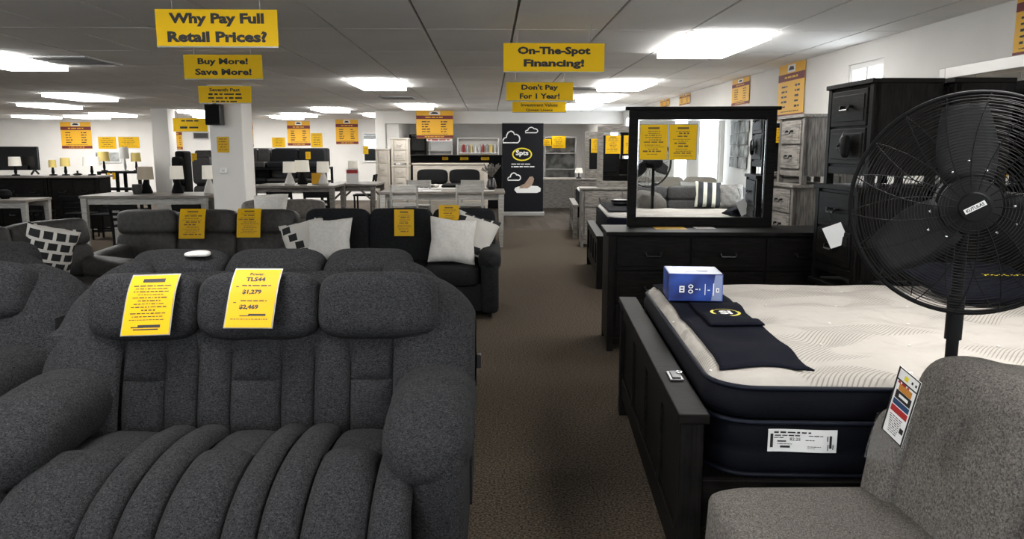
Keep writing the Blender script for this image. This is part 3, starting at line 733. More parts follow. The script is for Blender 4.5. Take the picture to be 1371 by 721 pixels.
printed('print', lab, it, 'print_black', .0035, lambda x, y: .004 * math.sin(x * 22))
# navy bed-foot protector, its logo flap and the blue box on it
def hug(x0, x1, y0, y1, lift, n=26, rad=.04, th=.006):
    bm = BM()
    def hgt(x, y):
        u = (x - mc[0]) / (mh[0] - .012) * .5 + .5; v = (y - mc[1]) / (mh[1] - .012) * .5 + .5
        return top(min(1, max(0, u)), min(1, max(0, v))).z
    def fn(dz):
        def g(u, v):
            x, y = x0 + (x1 - x0) * u, y0 + (y1 - y0) * v
            ax, ay = max(0, abs(u - .5) * (x1 - x0) - ((x1 - x0) / 2 - rad)), max(0, abs(v - .5) * (y1 - y0) - ((y1 - y0) / 2 - rad))
            if ax > 0 and ay > 0:
                d = math.hypot(ax, ay); k = max(ax, ay) / d
                x += math.copysign(ax * (k - 1), u - .5); y += math.copysign(ay * (k - 1), v - .5)
            return Vector((x, y, max(hgt(x, y), .81) + lift + dz))
        return g
    a = grid(bm, 14, n, fn(0)); b = grid(bm, 14, n, fn(th))
    for i in range(13):
        for j in (0, n - 1): bm.faces.new((a[i][j], a[i + 1][j], b[i + 1][j], b[i][j]))
    for j in range(n - 1):
        for i in (0, 13): bm.faces.new((a[i][j], a[i][j + 1], b[i][j + 1], b[i][j]))
    return bm
o = obj('bed_runner', hug(.185, .50, .21, 1.90, .004, 40), 'navy_cloth', None, 1); o.location = BEDLOC; o.rotation_euler = (0, 0, TH); tag(o, 'navy protective runner laid along the foot of the white mattress', 'bed runner')
bm = hug(.27, .50, .80, 1.28, .016, 14, .01, .008); o = obj('logo_flap', bm, 'navy_cloth', None, 1); o.location = BEDLOC; o.rotation_euler = (0, 0, TH); tag(o, 'small navy pad with a yellow ring logo on the runner', 'pad')
fm = o
arc = [(.062 * math.cos(a), .062 * math.sin(a) * 1.15) for a in [(.75 + 1.35 * k / 20) * PI for k in range(21)]]
l1 = printed('logo_ring', fm, [('l', arc, .013, False)], 'yellow_mark', 0.0); l1.matrix_local = Matrix.Translation((.385, 1.02, .8525))
arc = [(.062 * math.cos(a), .062 * math.sin(a) * 1.15) for a in [(-.2 + .9 * k / 20) * PI for k in range(21)]]
l1 = printed('logo_ring', fm, [('l', arc, .006, False)], 'yellow_mark', 0.0); l1.matrix_local = Matrix.Translation((.385, 1.02, .8525))
l2 = printed('logo_letters', fm, [('t', 'Sl', 0, 0, .055, .075, .04)], 'paper', 0.0); l2.matrix_local = Matrix.Translation((.385, 1.02, .8527))
def gift_box():
    L, D_, H_ = .235, .22, .125
    t = thing('blue_box', 'shiny blue retail box standing on the navy runner', 'box', to_world(BEDLOC, TH, (.17, 1.33, .843)), TH - .05); t.scale = (1.15, 1.15, 1.12)
    m = mat('box_blue', (.012, .028, .19), .3); b = m.node_tree.nodes['Principled BSDF']
    n = nd(m, 'ShaderNodeTexNoise'); n.inputs['Scale'].default_value = 6; v = coords(m); lk(m, v, n.inputs['Vector'])
    r = nd(m, 'ShaderNodeValToRGB'); r.color_ramp.elements[0].color = (.006, .012, .09, 1); r.color_ramp.elements[1].color = (.03, .09, .42, 1); r.color_ramp.elements[0].position = .4; r.color_ramp.elements[1].position = .65
    lk(m, n.outputs['Fac'], r.inputs['Fac']); lk(m, r.outputs['Color'], b.inputs['Base Color'])
    mat('box_pale', (.20, .24, .40), .35)
    bm = BM(); b0(bm, 0, L, 0, D_, 0, H_, .003); obj('carton', bm, 'box_blue', t)
    f = lambda nm, it, m_, z=.0006: setattr(printed(nm, t, it, m_, 0.0), 'matrix_local', Matrix.Translation((0, -z, 0)) @ Matrix.Rotation(PI / 2, 4, 'X'))
    f('printed_panel', [('p', [(.185, 0.004), (L - .004, .004), (L - .004, H_ - .004), (.20, H_ - .004)])], 'box_pale')
    it = [('b', .058, .055, .022, .03)]
    for cy in (.045, .068):
        it += [('l', [(.096 + .009 * math.cos(q * PI / 6), cy + .007 * math.sin(q * PI / 6)) for q in range(12)], .004, True)]
    it += [('b', .122, .055, .012, .004), ('b', .135, .055, .004, .008), ('b', .158, .055, .003, .05), ('b', .174, .052, .010, .004), ('b', .194, .055, .004, .055), ('b', .212, .052, .013, .02)]
    f('printed_icons', it, 'paper', .0012)
    f('icon_detail', [('b', .058, .049, .012, .006), ('b', .058, .061, .012, .006), ('b', .212, .052, .005, .010)], 'box_blue', .0018)
    o = printed('lid_print', t, [('b', .02, D_ / 2, .03, D_ - .008)] , 'box_pale', 0.0); o.location = (0, 0, H_ + .0006)
    o = printed('lid_marks', t, [('l', [(.08, .05), (.10, .08), (.12, .05)], .004, False), ('b', .155, .09, .05, .012), ('b', .155, .06, .04, .006)], 'print_blue', 0.0); o.location = (0, 0, H_ + .001)
gift_box()
# remote-like fastener hanging on the footboard top
t = thing('bracket_clip', 'small metal clip lying on the footboard rail', 'clip', to_world(BEDLOC, TH, (.05, .42, .721)), TH)
bm = BM(); b0(bm, -.022, .03, -.055, .055, 0, .007, .002); obj('plate', bm, 'steel_wire', t)
bm = BM(); b0(bm, -.012, .022, -.045, .045, .007, .012, .002); obj('cover', bm, 'black_plastic', t)
bm = BM(); tube(bm, [(.025 + .012 * math.cos(k * PI / 6), .02 + .012 * math.sin(k * PI / 6), .014) for k in range(12)], .003, 6, True); obj('ring', bm, 'chrome', t, 1)
# navy pillow with yellow script near the headboard
p = to_world(BEDLOC, TH, (1.86, 1.62, .90))
o = pillow('navy_cushion', 'navy cushion with yellow stitched script lying on the bed behind the fan', p, (1, -.05, 0), (.05, 1, .12), .62, 'navy_cloth', None, .06)
printed('script', o, [('t', 'Pottery', .06, -.12, .22, .05, 0)], 'yellow_mark', .075)
# ================================================================ case goods
def bail(bm, c, w_=.10, drop=.022):
    """bail pull on a front facing -y"""
    x, y, z = c
    for s in (-1, 1):
        lathe_pts = [Vector((x + s * w_ / 2, y, z)), Vector((x + s * w_ / 2, y - .028, z))]
        tube(bm, lathe_pts, .010, 8)
    tube(bm, [Vector((x - w_ / 2, y - .025, z)), Vector((x - w_ / 2 + .008, y - .032, z - drop)), Vector((x + w_ / 2 - .008, y - .032, z - drop)), Vector((x + w_ / 2, y - .025, z))], .006, 6)
def cabinet(t, W, D_, H_, rows, cols, m, plinth=.07, top_oh=.015, handle='dark_metal', up=None):
    """chest facing -y, origin at the front left foot"""
    up = up or m
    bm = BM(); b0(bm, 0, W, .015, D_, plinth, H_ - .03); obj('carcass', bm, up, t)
    bm = BM(); b0(bm, -top_oh, W + top_oh, -top_oh, D_ + .002, H_ - .03, H_, .004); obj('top', bm, m, t)
    for x in (0, W - .05):
        for y in (.0, D_ - .05):
            bm = BM(); b0(bm, x, x + .05, y, y + .05, 0, plinth if y else H_ - .03, .002); obj('leg', bm, up, t)
    bm = BM(); b0(bm, .05, W - .05, .005, .02, plinth, plinth + .05, .002); obj('apron', bm, m, t)
    z0, z1 = plinth + .06, H_ - .045; x0, x1 = .06, W - .06
    for r in range(rows):
        for c in range(cols if not isinstance(cols, (list, tuple)) else cols[r]):
            nc = cols if not isinstance(cols, (list, tuple)) else cols[r]
            a = x0 + (x1 - x0) * c / nc + .008; b = x0 + (x1 - x0) * (c + 1) / nc - .008
            e = z0 + (z1 - z0) * r / rows + .008; f = z0 + (z1 - z0) * (r + 1) / rows - .008
            bm = BM(); b0(bm, a, b, -.004, .016, e, f, .003)
            dr = obj('drawer', bm, m, t)
            bm = BM(); b0(bm, a + .03, b - .03, -.008, -.003, e + .03, f - .03, .003); obj('drawer_panel', bm, m, dr)
            bm = BM(); bail(bm, ((a + b) / 2, -.006, (e + f) / 2 + .01), min(.12, (b - a) * .35)); obj('handle', bm, handle, dr, 40)
def dresser_mirror(label, loc, rz, W, H_, m, glass='mirror_glass', fr=.075, cap=True, group=None, lean=0.0):
    t = thing('dresser_mirror', label, 'mirror', loc, rz, group)
    t.rotation_euler = (-lean, 0, rz)
    bm = BM(); b0(bm, 0, fr, 0, .03, 0, H_, .003); b0(bm, W - fr, W, 0, .03, 0, H_, .003); b0(bm, fr, W - fr, 0, .03, 0, fr, .003); b0(bm, fr, W - fr, 0, .03, H_ - fr, H_, .003)
    obj('mirror_frame', bm, m, t)
    if cap:
        bm = BM(); b0(bm, -.03, W + .03, -.015, .035, H_, H_ + .028, .004); obj('cornice', bm, m, t)
    bm = BM(); b0(bm, fr, W - fr, .024, .034, fr, H_ - fr); obj('backing', bm, 'matte_black', t)
    bm = BM(); b0(bm, fr, W - fr, .012, .018, fr, H_ - fr); obj('glass', bm, glass, t)
    return t
# near black dresser with mirror
dl = F(812, 470, 0); DLOC = (dl.x, dl.y, 0); DW, DD, DH = 1.86, .56, .965
dr = thing('dresser', 'long black dresser standing at the aisle beyond the bed', 'dresser', DLOC, TH)
cabinet(dr, DW, DD, DH, 3, 3, 'dark_wood', plinth=.06, top_oh=.02, up='dark_wood_upright')
ml = to_world(DLOC, TH, (.19, .47, DH)); MW, MH = 1.20, .955
MTH = TH - .015
mirror = dresser_mirror('large black framed mirror standing on the near black dresser', ml, MTH, MW, MH, 'dark_wood', fr=.075, lean=0.0)
# bevel strip of the glass
bm = BM()
a, b = .075, .085
b0(bm, a, MW - a, .0105, .0125, a, b); b0(bm, a, MW - a, .0105, .0125, MH - b, MH - a); b0(bm, a, b, .0105, .0125, b, MH - b); b0(bm, MW - b, MW - a, .0105, .0125, b, MH - b)
obj('glass_bevel', bm, 'mirror_bevel', mirror)
def on_mirror(x, z): return to_world(ml, MTH, (x, .008, z))
Rm = (math.cos(TH), math.sin(TH), 0)
for k, (x, lb) in enumerate(((.205, 'creased yellow price sheet taped at the left of the mirror glass'), (.445, 'creased yellow price sheet taped beside the left one on the mirror glass'))):
    price_sheet(lb, on_mirror(x, .695), Rm, (0, 0, 1), .222, .285, None, 'sheets taped on the near mirror', seed=20 + k, m='yellow', sleeve=True)
def flat_card(name, label, px, py, z, w_, h_, rz, m, cat):
    p = F(px, py, z); o = obj(name, sheet(name, w_, h_, m), None); frame(o, (p.x, p.y, z + .001), (math.cos(rz), math.sin(rz), 0), (-math.sin(rz), math.cos(rz), 0)); tag(o, label, cat); return o
o = flat_card('yellow_paper', 'yellow paper lying on the black dresser below the mirror', 897, 305.5, DH, .25, .19, TH, 'tag_yellow', 'paper'); printed('print', o, words(0, 0, .18, .012, rr) + words(0, -.03, .15, .012, rr), 'print_brown')
o = flat_card('leaflet', 'small white leaflet lying on the black dresser right of the yellow paper', 943, 305, DH, .16, .13, TH, 'paper', 'leaflet'); printed('print', o, words(0, .02, .11, .012, rr) + words(0, -.01, .12, .01, rr), 'print_red')
# stacked nightstands ------------------------------------------------
def nightstand(label, loc, rz, m, up, group, W=.64, D_=.44, H_=.68):
    t = thing('nightstand', label, 'nightstand', loc, rz, group); cabinet(t, W, D_, H_, 2, 1, m, plinth=.075, up=up); return t
g = 'stacked black nightstands'
na = nightstand('black nightstand on top of the stack beside the fan', (2.40, 5.44, 1.36), -PI / 2, 'dark_wood', 'dark_wood_upright', g)
dup(na, (2.36, 5.46, .68), -PI / 2, 'black nightstand in the middle of the stack beside the fan', g)
dup(na, (2.36, 5.46, 0), -PI / 2, 'black nightstand at the bottom of the stack beside the fan', g)
nb = dup(na, (2.89, 5.40, 1.36), -PI / 2, 'black nightstand on top of the rear stack close to the right wall', g, (1, .86, 1))
dup(na, (2.89, 5.40, .68), -PI / 2, 'black nightstand in the middle of the rear stack close to the right wall', g, (1, .86, 1))
dup(na, (2.89, 5.40, 0), -PI / 2, 'black nightstand at the bottom of the rear stack close to the right wall', g, (1, .86, 1))
g = 'stacked grey nightstands'
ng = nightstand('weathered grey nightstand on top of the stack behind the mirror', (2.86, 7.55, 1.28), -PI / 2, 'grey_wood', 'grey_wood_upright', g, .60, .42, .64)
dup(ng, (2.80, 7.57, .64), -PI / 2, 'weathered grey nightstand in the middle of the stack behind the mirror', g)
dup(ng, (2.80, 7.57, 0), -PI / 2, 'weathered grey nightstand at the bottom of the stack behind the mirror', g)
# black bag and ring of hardware hanging on the top black nightstand
t = thing('hardware_bag', 'small black pouch hanging from the top black nightstand drawer', 'pouch', (2.385, 5.06, 1.69), 0)
bm = BM(); sell(bm, (-.02, 0, -.07), (.02, .05, .075), .7, .7, 16, 10); obj('pouch', bm, 'matte_black', t, 1)
bm = BM(); tube(bm, [(-.012, .05, .03), (-.03, .06, -.02), (-.03, .07, -.10), (-.02, .05, -.10), (-.02, .045, 0)], .004, 6); obj('wire_hook', bm, 'steel_wire', t, 1)
# wall mirror above
t = thing('wall_mirror', 'silver framed mirror on the right wall above the black nightstands', 'mirror', (3.34, 5.72, 1.25), -PI / 2)
bm = BM(); W_, H_ = 1.5, .94
b0(bm, 0, .08, 0, .03, 0, H_, .004); b0(bm, W_ - .08, W_, 0, .03, 0, H_, .004); b0(bm, .08, W_ - .08, 0, .03, 0, .08, .004); b0(bm, .08, W_ - .08, 0, .03, H_ - .08, H_, .004); obj('mirror_frame', bm, 'silver_frame', t)
bm = BM(); b0(bm, .08, W_ - .08, .012, .018, .08, H_ - .08); obj('glass', bm, 'mirror_glass', t)
# white card hanging from the middle nightstand
o = obj('hang_card', sheet('hang_card', .125, .15, 'paper'), None); frame(o, XW(1119, 315, 2.315), (.75, -.55, .40), (-.35, 0, 1)); tag(o, 'blank white card dangling in front of the black nightstands', 'card')
bm = BM(); tube(bm, [(0, .075, 0), (.02, .12, -.01), (.015, .20, -.02)], .0025, 5); obj('string', bm, 'black_plastic', o)
# ================================================================ pedestal fan
FP = P(1299, 274, 2.29); FR = .336
fan = thing('pedestal_fan', 'large black wire-caged pedestal fan in front of the bed', 'fan', (FP.x, FP.y, 0), -.46)
fz = FP.z
def ringpts(r, y, n=72): return [(r * math.cos(2 * PI * k / n), y, fz + r * math.sin(2 * PI * k / n)) for k in range(n)]
def dome(r, s):
    f = r / FR
    return s * (.03 + .075 * math.sqrt(max(0, 1 - f ** 3)))
for s, nm in ((-1, 'front_cage'), (1, 'rear_cage')):
    bm = BM(); nr = 30 if s < 0 else 18
    for k in range(nr): 
        r = .065 + (FR - .072) * (k + .5) / nr; tube(bm, ringpts(r, dome(r, s)), .0011, 4, True)
    cg = obj(nm, bm, 'cage_wire', fan)
    bm = BM()
    for k in range(18):
        a = 2 * PI * k / 18 + .1
        tube(bm, [(r * math.cos(a + .35 * s * r / FR), dome(r, s), fz + r * math.sin(a + .35 * s * r / FR)) for r in [.05 + (FR - .055) * q / 9 for q in range(10)]], .0018, 5)
    obj('radial_wires', bm, 'fan_black', cg)
bm = BM(); tube(bm, ringpts(FR, 0), .007, 8, True); tube(bm, ringpts(FR - .001, -.02), .0035, 6, True); tube(bm, ringpts(FR - .001, .02), .0035, 6, True); obj('cage_rim', bm, 'fan_black', fan, 1)
# blades
for k, a0 in enumerate((PI / 2 + .12, PI / 2 + .12 + 2 * PI / 3, PI / 2 + .12 + 4 * PI / 3)):
    bm = BM()
    def bl(u, v):
        r = .07 + .235 * u; hw = (.062 + .030 * math.sin(PI * min(1, u * .9 + .1) ** .8)) ; s_ = (v - .5) * 2
        tw = .42 - .15 * u; x = r; yy = hw * s_
        return Vector((x * math.cos(a0) - yy * math.cos(tw) * math.sin(a0), .012 - yy * math.sin(tw), fz + x * math.sin(a0) + yy * math.cos(tw) * math.cos(a0)))
    g1 = grid(bm, 8, 6, bl); off = Vector((0, .004, 0)); g2 = grid(bm, 8, 6, lambda u, v: bl(u, v) + off)
    for i in range(7):
        for j in (0, 5): bm.faces.new((g1[i][j], g1[i + 1][j], g2[i + 1][j], g2[i][j]))
    for j in range(5):
        for i in (0, 7): bm.faces.new((g1[i][j], g1[i][j + 1], g2[i][j + 1], g2[i][j]))
    bobj = obj('blade', bm, 'fan_blade', fan, 1)
    for (dr_, dt) in ((.10, -.045), (.105, .045), (.135, 0)):
        bm = BM(); x = math.cos(a0) * dr_ - math.sin(a0) * dt; z = math.sin(a0) * dr_ + math.cos(a0) * dt; sell(bm, (x, -.012, fz + z), (.005, .005, .005), 1, 1, 8, 6); obj('bolt', bm, 'chrome', bobj, 1)
rx = Matrix.Translation((0, 0, fz)) @ Matrix.Rotation(PI / 2, 4, 'X')
def lathe_y(prof, n=28):
    bm = BM(); lathe(bm, prof, (0, 0, 0), n); bmesh.ops.transform(bm, matrix=rx, verts=bm.verts); return bm
obj('motor_housing', lathe_y([(.03, -.26), (.075, -.25), (.088, -.20), (.088, -.10), (.06, -.08), (.03, -.07)]), 'fan_black', fan, 35)
obj('hub', lathe_y([(.03, -.07), (.085, -.02), (.085, .01), (.05, .02), (.02, .03), (.01, .10)]), 'fan_blade', fan, 35)
bd_ = obj('badge_disc', lathe_y([(.042, .098), (.044, .104), (.040, .112), (.02, .114)]), 'fan_black', fan, 35)
pl = obj('name_plate', sheet('name_plate', .06, .015, 'paper'), None, fan); pl.matrix_local = Matrix.Translation((0, -.1165, fz)) @ Matrix.Rotation(PI / 2, 4, 'X') @ Matrix.Rotation(.55, 4, 'Z')
printed('lettering', pl, [('t', 'KUTULAS', 0, 0, .05, .0095, .03)], 'print_black', .0022)
bm = BM(); tube(bm, [(0, .13, .05), (0, .13, fz + .05)], .019, 14); obj('pole', bm, 'fan_black', fan, 40)
bm = BM(); tube(bm, [(0, .13, fz - .45), (0, .13, fz - .30)], .026, 14); obj('height_collar', bm, 'fan_black', fan, 40)
bm = BM(); tube(bm, [(0, .13, fz + .02), (0, .20, fz)], .03, 10); b0(bm, -.03, .03, .10, .16, fz - .06, fz + .03, .008); obj('tilt_bracket', bm, 'fan_black', fan, 40)
bm = BM(); lathe(bm, [(.17, 0), (.17, .018), (.10, .035), (.03, .05), (.025, .09)], (0, .13, 0), 28); obj('base', bm, 'fan_black', fan, 35)
# ================================================================ hanging tag on the grey section
o = obj('hang_tag', sheet('hang_tag', .118, .275, 'paper'), None)
frame(o, P(1206.5, 544, 2.02), (.02, -.09, -.03), (-.06, 0, 1)); o.scale = (.72, .80, 1); tag(o, 'framed white leaflet with sofa photos hanging on the grey section', 'tag')
W_, H_ = .118, .275
printed('border', o, [('b', 0, H_ / 2 - .002, W_, .005), ('b', 0, -H_ / 2 + .002, W_, .005), ('b', -W_ / 2 + .003, 0, .008, H_), ('b', W_ / 2 - .003, 0, .008, H_), ('b', 0, H_ / 2 - .047, W_, .006)], 'print_black', .0022)
printed('photo_print', o, [('b', 0, .066, .07, .026)], 'print_orange', .0022); printed('photo_print', o, [('b', 0, .035, .085, .034)], 'print_black', .0022)
printed('photo_print', o, [('b', .002, .036, .05, .012)], 'paper', .0026); printed('photo_print', o, [('b', 0, .004, .088, .022)], 'print_blue', .0022)
printed('photo_print', o, [('b', 0, -.024, .09, .026)], 'print_red', .0022)
printed('red_heading', o, words(-.015, .083, .06, .010, rr), 'print_red', .0024)
printed('yellow_spot', o, [('b', -.01, .11, .02, .018)], 'yellow_mark', .0024); printed('dots', o, [('b', .022, .112, .009, .010), ('b', .042, .112, .009, .010)], 'print_black', .0024)
it = []
for k in range(9): it += words(-.005, -.05 - k * .0085, .07 - .003 * k, .0045, rr)
printed('print', o, it + [('b', .037, -.085, .02, .022)], 'print_black', .0022)
o = obj('plastic_pouch', sheet('plastic_pouch', .10, .15, 'clear_sleeve', lambda x, y: .012 * math.sin(x * 30) * math.cos(y * 18)), None); frame(o, P(1189, 588, 2.2), (.9, -.3, -.2), (-.12, .1, 1)); tag(o, 'crumpled clear plastic pouch hanging behind the leaflet', 'pouch')
m = mat('clear_pouch', (.8, .8, .8), .12)
tr = nd(m, 'ShaderNodeBsdfTransparent'); tr.inputs[0].default_value = (.96, .96, .96, 1); gl = nd(m, 'ShaderNodeBsdfGlossy'); gl.inputs['Roughness'].default_value = .6; mxs = nd(m, 'ShaderNodeMixShader'); mxs.inputs[0].default_value = .035
lk(m, tr.outputs[0], mxs.inputs[1]); lk(m, gl.outputs[0], mxs.inputs[2]); lk(m, mxs.outputs[0], m.node_tree.nodes['Material Output'].inputs['Surface'])
o.data.materials[0] = m
# ================================================================ hanging signs
def hang_sign(label, px0, px1, py0, py1, Y, lines, group, m='yellow', thin=None):
    a, b = P(px0, py0, Y), P(px1, py1, Y); w_, h_ = b.x - a.x, a.z - b.z
    zt = min(a.z, CEIL - .03); org = Vector(((a.x + b.x) / 2, Y, zt - h_ / 2))
    t = thing('hanging_sign', label, 'sign', org, 0, group)
    bm = BM(); b0(bm, -w_ / 2, w_ / 2, 0, .006, -h_ / 2, h_ / 2); obj('sign_board', bm, m, t)
    for s in (-1, 1):
        bm = BM(); tube(bm, [(s * w_ * .36, .003, h_ / 2 - .01), (s * w_ * .36, .003, CEIL - org.z - .003)], .0022, 5); obj('hanging_wire', bm, 'steel_wire', t)
        bm = BM(); tube(bm, [(s * w_ * .36 + .008 * math.cos(q * PI / 5), .003, h_ / 2 - .008 + .008 * math.sin(q * PI / 5)) for q in range(10)], .0016, 5, True); obj('hook', bm, 'dark_metal', t)
    items = []
    for (txt, cy, ww, hh, bold) in lines: items.append(('t', txt, 0, cy * h_, ww * w_, hh * h_, bold))
    if thin:
        for cy, ww, hh in thin: items += words(0, cy * h_, ww * w_, hh * h_, random.Random(int(cy * 99) + 7))
    o = printed('lettering', t, items, 'print_black', 0.0); o.matrix_local = Matrix.Translation((0, -.0015, 0)) @ Matrix.Rotation(PI / 2, 4, 'X')
    bm = BM(); b0(bm, -w_ / 2, w_ / 2, -.0006, .0066, -h_ / 2 - .004, -h_ / 2 + .004); obj('bottom_edge', bm, 'clear_sleeve', t)
    return t
g = 'yellow hanging signs'
hang_sign('yellow hanging sign reading Why Pay Full Retail Prices?', 207, 373, 12, 63, 4.9, [('Why Pay Full', .22, .78, .36, .048), ('Retail Prices?', -.23, .82, .30, .048)], g)
hang_sign('yellow hanging sign reading Buy More! Save More!', 245, 352, 73, 106, 7.5, [('Buy More!', .2, .64, .33, .04), ('Save More!', -.2, .72, .27, .04)], g)
hang_sign('small yellow hanging sign with crowded text in front of the column', 265, 337, 115, 138, 11.3, [('Seventh Past', .28, .58, .2, .03)], g, thin=[(.02, .62, .13), (-.2, .64, .13), (-.40, .5, .10)])
hang_sign('yellow hanging sign reading On-The-Spot Financing!', 674, 809, 57.5, 96.5, 6.04, [('On-The-Spot', .21, .72, .34, .048), ('Financing!', -.22, .60, .34, .048)], g)
hang_sign("yellow hanging sign reading Don't Pay For 1 Year!", 678, 767, 110, 135, 9.2, [("Don't Pay", .2, .55, .36, .04), ('For 1 Year!', -.24, .60, .30, .04)], g)
hang_sign('small yellow hanging sign below the one about paying in a year', 686, 758, 136, 150.5, 11.2, [('Investment Values', .2, .68, .30, .02), ('Queen Linens', -.28, .50, .26, .02)], g)
hang_sign('far yellow hanging sign with a red line between the two columns', 231, 278, 158, 176, 15.5, [], g, thin=[(.3, .5, .12), (-.2, .6, .2)])
# ================================================================ wall banners
def banner(label, px0, px1, py0, py1, Y=None, X=None, group='orange price banners', seed=0):
    if Y is not None: a, b = P(px0, py0, Y), P(px1, py1, Y); w_, h_ = b.x - a.x, a.z - b.z; R = (1, 0, 0)
    else:
        a, b = XW(px0, py0, X), XW(px1, py0, X); w_ = abs(a.y - b.y); c, d = XW((px0 + px1) / 2, py0, X), XW((px0 + px1) / 2, py1, X); h_ = c.z - d.z; R = (0, -1, 0)
    o = obj('price_banner', sheet('price_banner', w_, h_, 'banner_orange'), None); tag(o, label, 'banner', group)
    cen = Vector(((a.x + b.x) / 2, (a.y + b.y) / 2, 0)); cen.z = (a.z - h_ / 2) if Y is not None else (c.z - h_ / 2)
    frame(o, cen, R, (0, 0, 1)); e = .003
    printed('maroon_band', o, [('b', 0, h_ * .26, w_, h_ * .13)], 'maroon', e); printed('maroon_band', o, [('b', 0, -h_ * .44, w_, h_ * .10)], 'maroon', e)
    printed('logo_plate', o, [('b', 0, h_ * .41, w_ * .30, h_ * .13)], 'paper', e)
    r = random.Random(seed); printed('logo_mark', o, [('p', [(-w_ * .12, h_ * .38), (w_ * .1, h_ * .38), (w_ * .07, h_ * .44), (-w_ * .05, h_ * .45)])], 'print_black', e + .001)
    printed('band_lettering', o, words(0, h_ * .26, w_ * .5, h_ * .05, r) + words(0, -h_ * .44, w_ * .55, h_ * .035, r), 'banner_orange', e + .001)
    it = []
    for k in range(5):
        y = h_ * (.10 - k * .09); it += words(-w_ * .24, y, w_ * .22, h_ * .045, r) + words(w_ * .25, y, w_ * .18, h_ * .045, r)
    printed('price_rows', o, it + words(0, -h_ * .345, w_ * .7, h_ * .02, r), 'print_black', e)
    return o
WY = 24.49
banner('orange and maroon price banner on the far wall above the long dark cabinet', 80, 124, 163, 199, Y=WY, seed=1)
banner('orange and maroon price banner half hidden by the right edge of the column', 322, 340, 163, 197, Y=WY, seed=2)
banner('orange and maroon price banner on the far wall above the stacked sofas', 384, 416, 162, 195, Y=WY, seed=3)
banner('orange and maroon price banner on the far wall left of the cream chests', 449, 480, 160, 193, Y=WY, seed=4)
banner('narrow orange price banner on the far wall between the two columns', 231, 245, 172, 200, Y=WY, seed=5)
bn = banner('orange and maroon price banner hanging near the soffit over the dining table', 557, 607, 148, 185, Y=18.9, seed=6)
bm = BM()
for s in (-1, 1): tube(bm, [(s * .4, .30, 0), (s * .4, CEIL - bn.matrix_world.translation.z - .003, 0)], .004, 5)
obj('hanging_cord', bm, 'steel_wire', bn)
o = obj('red_strip_sign', sheet('red_strip_sign', .62, .07, 'paper'), None); frame(o, P(588, 187, 18.95), (1, 0, 0), (0, 0, 1)); tag(o, 'thin white strip with red lettering under the hanging orange banner', 'sign'); printed('print', o, words(0, 0, .56, .04, rr), 'print_red', .003); o['label'] = 'thin white strip with red lettering under the hanging orange banner'
banner('large orange and maroon price banner on the right wall beside the small window', 1044, 1079, 84, 160, X=WR - .012, seed=7)
banner('orange price banner on the right wall, second from the fan', 981, 1004, 105, 140, X=WR - .012, seed=8)
banner('small orange price banner far along the right wall', 910, 924, 126, 140, X=WR - .012, seed=9)
banner('smallest orange price banner at the far end of the right wall', 884, 896, 133, 143, X=WR - .012, seed=10)
banner('orange price banner cut off by the right picture edge', 1365, 1420, -20, 75, X=WR - .012, seed=12)
def poster(label, px0, px1, py0, py1, Y, m='tag_yellow', seed=0, group='yellow tags at the back', R=(1, 0, 0)):
    a, b = P(px0, py0, Y), P(px1, py1, Y); w_, h_ = b.x - a.x, a.z - b.z
    o = obj('yellow_sheet', sheet('yellow_sheet', w_, h_, m), None); frame(o, (a + b) / 2, R, (0, 0, 1)); tag(o, label, 'sign', group)
    r = random.Random(seed); it = []
    for k in range(5): it += words(0, h_ * (.36 - .17 * k), w_ * r.uniform(.4, .75), h_ * .07, r)
    printed('print', o, it, 'print_brown', .003); return o
poster('yellow poster on the far wall left of the middle orange banner', 364, 382, 184, 197, WY, seed=1)
poster('yellow poster on the far wall right of the middle orange banner', 416, 432, 178, 197, WY, seed=2)
poster('wide yellow poster on the far wall right of the first orange banner', 131, 156, 183, 199, WY, seed=3)
poster('yellow poster beside the wide one, over the shelf at the far wall', 158, 187, 183, 198, WY, seed=4)
# on the column
CYF = 11.69
poster('small yellow notice on the white column below the speaker', 290, 307, 183, 204, CYF, seed=5)
def on_col(px, py): return P(px, py, CYF)
t = thing('wall_speaker', 'black box speaker bracketed to the top of the white column', 'speaker', on_col(291, 154), 0)
bm = BM(); b0(bm, -.115, .115, -.21, -.03, -.15, .15, .015, 3); obj('cabinet', bm, 'black_plastic', t)
bm = BM(); b0(bm, -.10, .10, -.216, -.205, -.135, .135, .005); obj('grille', bm, 'matte_black', t)
bm = BM(); b0(bm, -.03, .03, -.04, .0, -.05, .05); b0(bm, -.02, .02, -.12, -.08, .15, .2); obj('bracket', bm, 'black_plastic', t)
t = thing('thermostat', 'small white thermostat on the column below the notice', 'thermostat', on_col(300, 228.5), 0)
bm = BM(); b0(bm, -.055, .055, -.025, 0, -.042, .042, .008, 2); obj('case', bm, 'white_trim', t)
bm = BM(); b0(bm, -.025, .02, -.027, -.024, -.012, .018); obj('display', bm, 'silver_frame', t)
